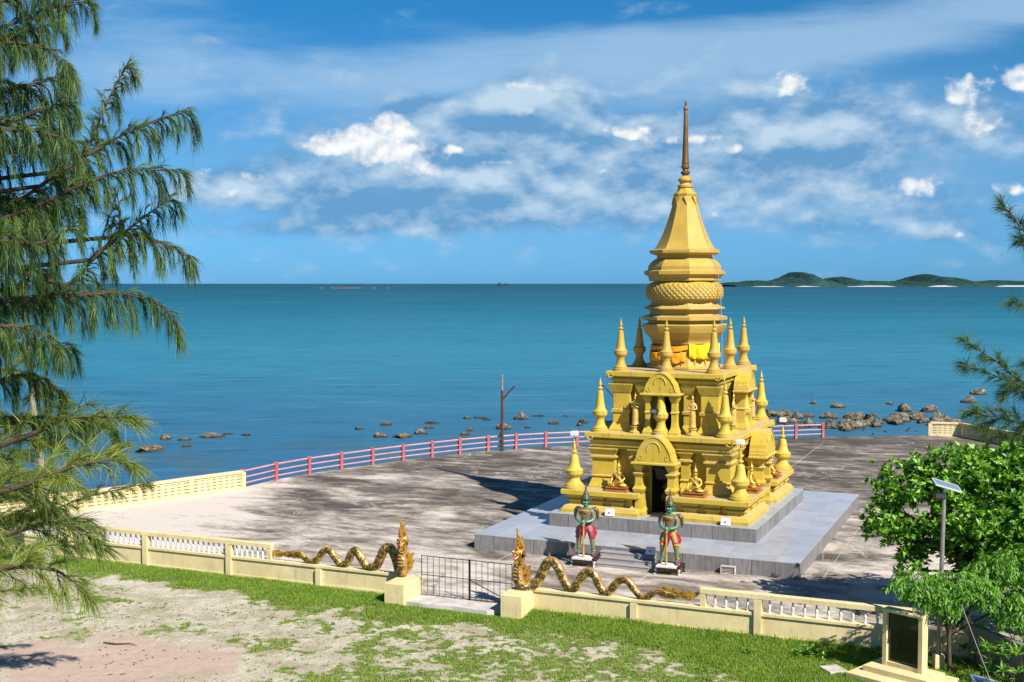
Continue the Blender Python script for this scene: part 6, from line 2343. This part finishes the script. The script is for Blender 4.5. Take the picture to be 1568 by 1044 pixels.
def build_green_trees():
    rng = np.random.default_rng(3)
    random.seed(21)
    root = Vector((16.3, 36.6, -.15))
    t = thing('broadleaf_tree', 'dense bright green broadleaf tree beside the wall at right', 'tree', root)
    # crown as branch-borne clumps (world metres)
    lumps = [(12.9, 38.3, 4.25, 1.15, .95, .75), (14.2, 38.0, 4.6, 1.3, 1.1, .85), (15.6, 37.8, 4.6, 1.4, 1.2, .85), (16.9, 37.3, 4.9, 1.5, 1.3, 1.1), (18.3, 37.2, 4.9, 1.5, 1.3, 1.1),
             (11.75, 38.0, 3.0, .62, .7, .42), (12.5, 38.1, 2.75, .75, .7, .6), (13.3, 37.9, 2.5, .9, .8, .7), (14.1, 37.4, 3.1, 1.2, 1.1, .9), (15.4, 36.9, 3.2, 1.5, 1.3, 1.1), (17.0, 36.5, 3.4, 1.7, 1.5, 1.2), (18.6, 36.5, 3.6, 1.5, 1.4, 1.2),
             (12.55, 37.6, 1.85, .42, .4, .5), (12.0, 38.2, 3.75, .5, .5, .4), (15.1, 36.6, 2.2, 1.1, 1.0, .8), (16.6, 36.0, 2.0, 1.5, 1.2, .9), (18.2, 36.0, 2.2, 1.4, 1.2, 1.0), (14.8, 37.6, 1.9, .8, .8, .6), (13.9, 38.0, 4.1, 1.0, .9, .6)]
    C, U = [], []
    wood = MB()
    wood.tube([(0, 0, -.1), (.15, .1, .8), (.0, .3, 1.6), (-.1, .4, 2.4)], [.20, .17, .15, .12], 10)
    for x, y, z, rx, ry, rz in lumps:
        c = Vector((x, y, z)) - root
        mid = Vector((c.x * .5, .3 + (c.y - .3) * .4, 1.7 + (c.z - 1.7) * .45))
        wood.tube(smooth_path([Vector((0, .3, 1.4)), mid, c - Vector((0, 0, rz * .3))], 4), [.10 - .009 * i for i in range(9)], 6)
        vol = rx * ry * rz
        k = int(300 * (rx * ry + ry * rz + rx * rz) / 3)
        d = rng.normal(size=(k, 3))
        d /= np.linalg.norm(d, axis=1)[:, None]
        r = rng.uniform(.55, 1.08, k) ** .7
        r = np.where(rng.random(k) < .10, rng.uniform(1.03, 1.20, k), r)
        wob = 1 + .42 * np.sin(d[:, 0] * 7 + x) * np.sin(d[:, 1] * 6 + y) * np.sin(d[:, 2] * 5 + z)
        p = d * r[:, None] * wob[:, None] * np.array([rx, ry, rz]) + np.array([c.x, c.y, c.z])
        keep = (d[:, 2] > -.75)
        C.append(p[keep])
        u = d * .7 + np.array([0, 0, .75]) + rng.normal(size=d.shape) * .3
        u /= np.linalg.norm(u, axis=1)[:, None]
        U.append(u[keep])
        for _ in range(7):
            q = p[rng.integers(len(p))]
            wood.tube([tuple(c - Vector((0, 0, rz * .3))), tuple(q)], [.03, .01], 4)
    C = np.concatenate(C)
    U = np.concatenate(U)
    wood.obj('trunk', 'bark', t, 60)
    b, ax, nr, Ls, Ws = rosettes(C, U, 9, .215, .44, (.35, 1.25), rng)
    leaf_mesh('crown', b, ax, nr, Ls, Ws, 'broad_leaf', t, rng.random(len(b)))

    # young tree with drooping leaflets round the solar lamp pole
    root = Vector((12.15, 33.05, -.15))
    t = thing('young_tree', 'young bright green tree with drooping leaflets round the lamp pole', 'tree', root)
    lumps = [(11.25, 32.7, 2.55, .85, .6, .30), (12.2, 32.6, 2.55, .75, .6, .34), (11.5, 32.5, 2.25, .55, .5, .3), (11.75, 32.4, 1.95, .20, .2, .3), (13.5, 33.0, 2.1, .7, .7, .4), (14.1, 32.9, 1.75, .8, .7, .45), (14.3, 33.2, 2.9, .9, .8, .5), (13.4, 33.4, 2.7, .6, .6, .4)]
    wood = MB()
    wood.tube([(0, 0, -.1), (-.05, 0, 1.0), (-.1, -.1, 2.0)], [.07, .055, .04], 8)
    B_, A_, N_, L_, W_ = [], [], [], [], []
    for x, y, z, rx, ry, rz in lumps:
        c = Vector((x, y, z)) - root
        wood.tube([(-.05, 0, 1.1), (c.x * .5, c.y * .5, 1.3 + (c.z - 1.3) * .7), tuple(c)], [.04, .028, .012], 6)
        k = int(90 * (rx * ry * 2 + rz))
        d = rng.normal(size=(k, 3))
        d /= np.linalg.norm(d, axis=1)[:, None]
        p = d * (rng.uniform(.4, 1.05, k) ** .6)[:, None] * np.array([rx, ry, rz]) + np.array([c.x, c.y, c.z])
        # frond: 12 leaflets along a drooping rachis
        out = d.copy()
        out[:, 2] = .25
        out /= np.linalg.norm(out, axis=1)[:, None]
        for q in range(12):
            f = q / 11.0
            pos = p + out * .34 * f + np.array([0, 0, -.26]) * f * f
            sd_ = np.cross(out, np.array([0, 0, 1.0])) * (1 if q % 2 else -1)
            ax = out * .5 + sd_ * .75 + np.array([0, 0, -.75]) + rng.normal(size=p.shape) * .2
            ax /= np.linalg.norm(ax, axis=1)[:, None]
            B_.append(pos)
            A_.append(ax)
            N_.append(np.tile([0, 0, 1.0], (k, 1)) + rng.normal(size=p.shape) * .3)
            L_.append(rng.uniform(.12, .2, k))
    B_, A_, N_, L_ = map(np.concatenate, (B_, A_, N_, L_))
    wood.obj('trunk', 'bark', t, 60)
    leaf_mesh('crown', B_, A_, N_, L_, L_ * .30, 'young_leaf', t, rng.random(len(B_)))

    # undergrowth below: bare stems and leaf tufts in the corner
    root = Vector((14.6, 32.2, -.2))
    t = thing('shrub', 'tangled dark shrub of bare stems with fresh tufts in the bottom right corner', 'shrub', root)
    wood = MB()
    for _ in range(110):
        a = rng.uniform(-2.0, 2.8), rng.uniform(-2.2, 2.2)
        h = rng.uniform(.5, 1.5)
        l = rng.normal(size=2) * .35
        wood.tube([(a[0], a[1], 0), (a[0] + l[0] * .3, a[1] + l[1] * .3, h * .6), (a[0] + l[0], a[1] + l[1], h)], [.022, .015, .006], 4)
    wood.obj('stems', 'bark', t)
    k = 170
    c = np.stack([rng.uniform(-1.8, 2.8, k), rng.uniform(-2.2, 2.0, k), rng.uniform(.35, 1.15, k)], -1)
    c = np.concatenate([c, np.array([[-1.55, -.6, 1.25], [-1.4, -.7, 1.2], [-1.65, -.7, 1.1], [-1.2, -.6, 1.05]])])
    b, ax, nr, Ls, Ws = rosettes(c, np.tile([0, 0, 1.0], (len(c), 1)), 16, .26, .20, (.3, 1.6), rng)
    leaf_mesh('leaves', b, ax, nr, Ls, Ws, 'broad_leaf', t, rng.random(len(b)))
    # low weeds at the wall foot by the board
    root = Vector((8.35, 35.1, -.15))
    for (x, y, s, lab) in ((8.6, 34.6, 1.0, 'small leafy weed at the wall foot left of the board'), (7.0, 34.9, .6, 'tiny leafy weed in the lawn farther left of the board')):
        t = thing('weed', lab, 'plant', (x, y, -.15), 0, 'weeds at the wall foot')
        k = 45
        c = rng.normal(size=(k, 3)) * np.array([.22, .16, .10]) * s + np.array([0, 0, .16 * s])
        b, ax, nr, Ls, Ws = rosettes(c, np.tile([0, 0, 1.0], (k, 1)), 8, .12 * s, .4, (.4, 1.4), rng)
        leaf_mesh('leaves', b, ax, nr, Ls, Ws, 'broad_leaf', t, rng.random(len(b)))
        st = MB()
        for i in range(5):
            a = i * 1.3
            st.tube([(0, 0, 0), (.12 * math.cos(a) * s, .12 * math.sin(a) * s, .2 * s)], .008, 4)
        st.obj('stem', 'bark', t)


def build_litter():
    """fallen twigs and leaf litter on the sand at the left"""
    rng = np.random.default_rng(9)
    m = MB()
    for _ in range(420):
        x, y = rng.uniform(-15.5, 2), rng.uniform(31.5, 40.5)
        if abs(x) > y * .43:
            continue
        z = -.12
        a = rng.uniform(0, 3.14)
        L = rng.uniform(.03, .14)
        z = float(ground_z(np.array([x]), np.array([y]))[0]) + .012
        m.tube([(x, y, z), (x + math.cos(a) * L, y + math.sin(a) * L, z + .008)], .009, 4)
    o = m.obj('leaf_litter', 'dead_leaf')
    tag(o, 'scattered dry leaves and twigs on the pale sand', 'litter', kind='stuff')
    for pts, lab in (([(-12.3, 35.9), (-11.9, 35.75), (-11.5, 35.8), (-11.2, 35.6)], 'thin fallen stick lying on the pink bare sand'),):
        P = [(x, y, -.09) for x, y in pts]
        tag(MB().tube(P, [.02, .025, .018, .008], 5).obj('fallen_stick', 'dead_leaf'), lab, 'stick')


build_setting()
build_far()
build_rocks()
build_platform()
build_temple()
build_guardians()
build_buddhas()
build_front_wall()
build_serpents()
build_railing()
build_lamps()
build_board()
build_pines()
build_green_trees()
build_grass()
build_litter()
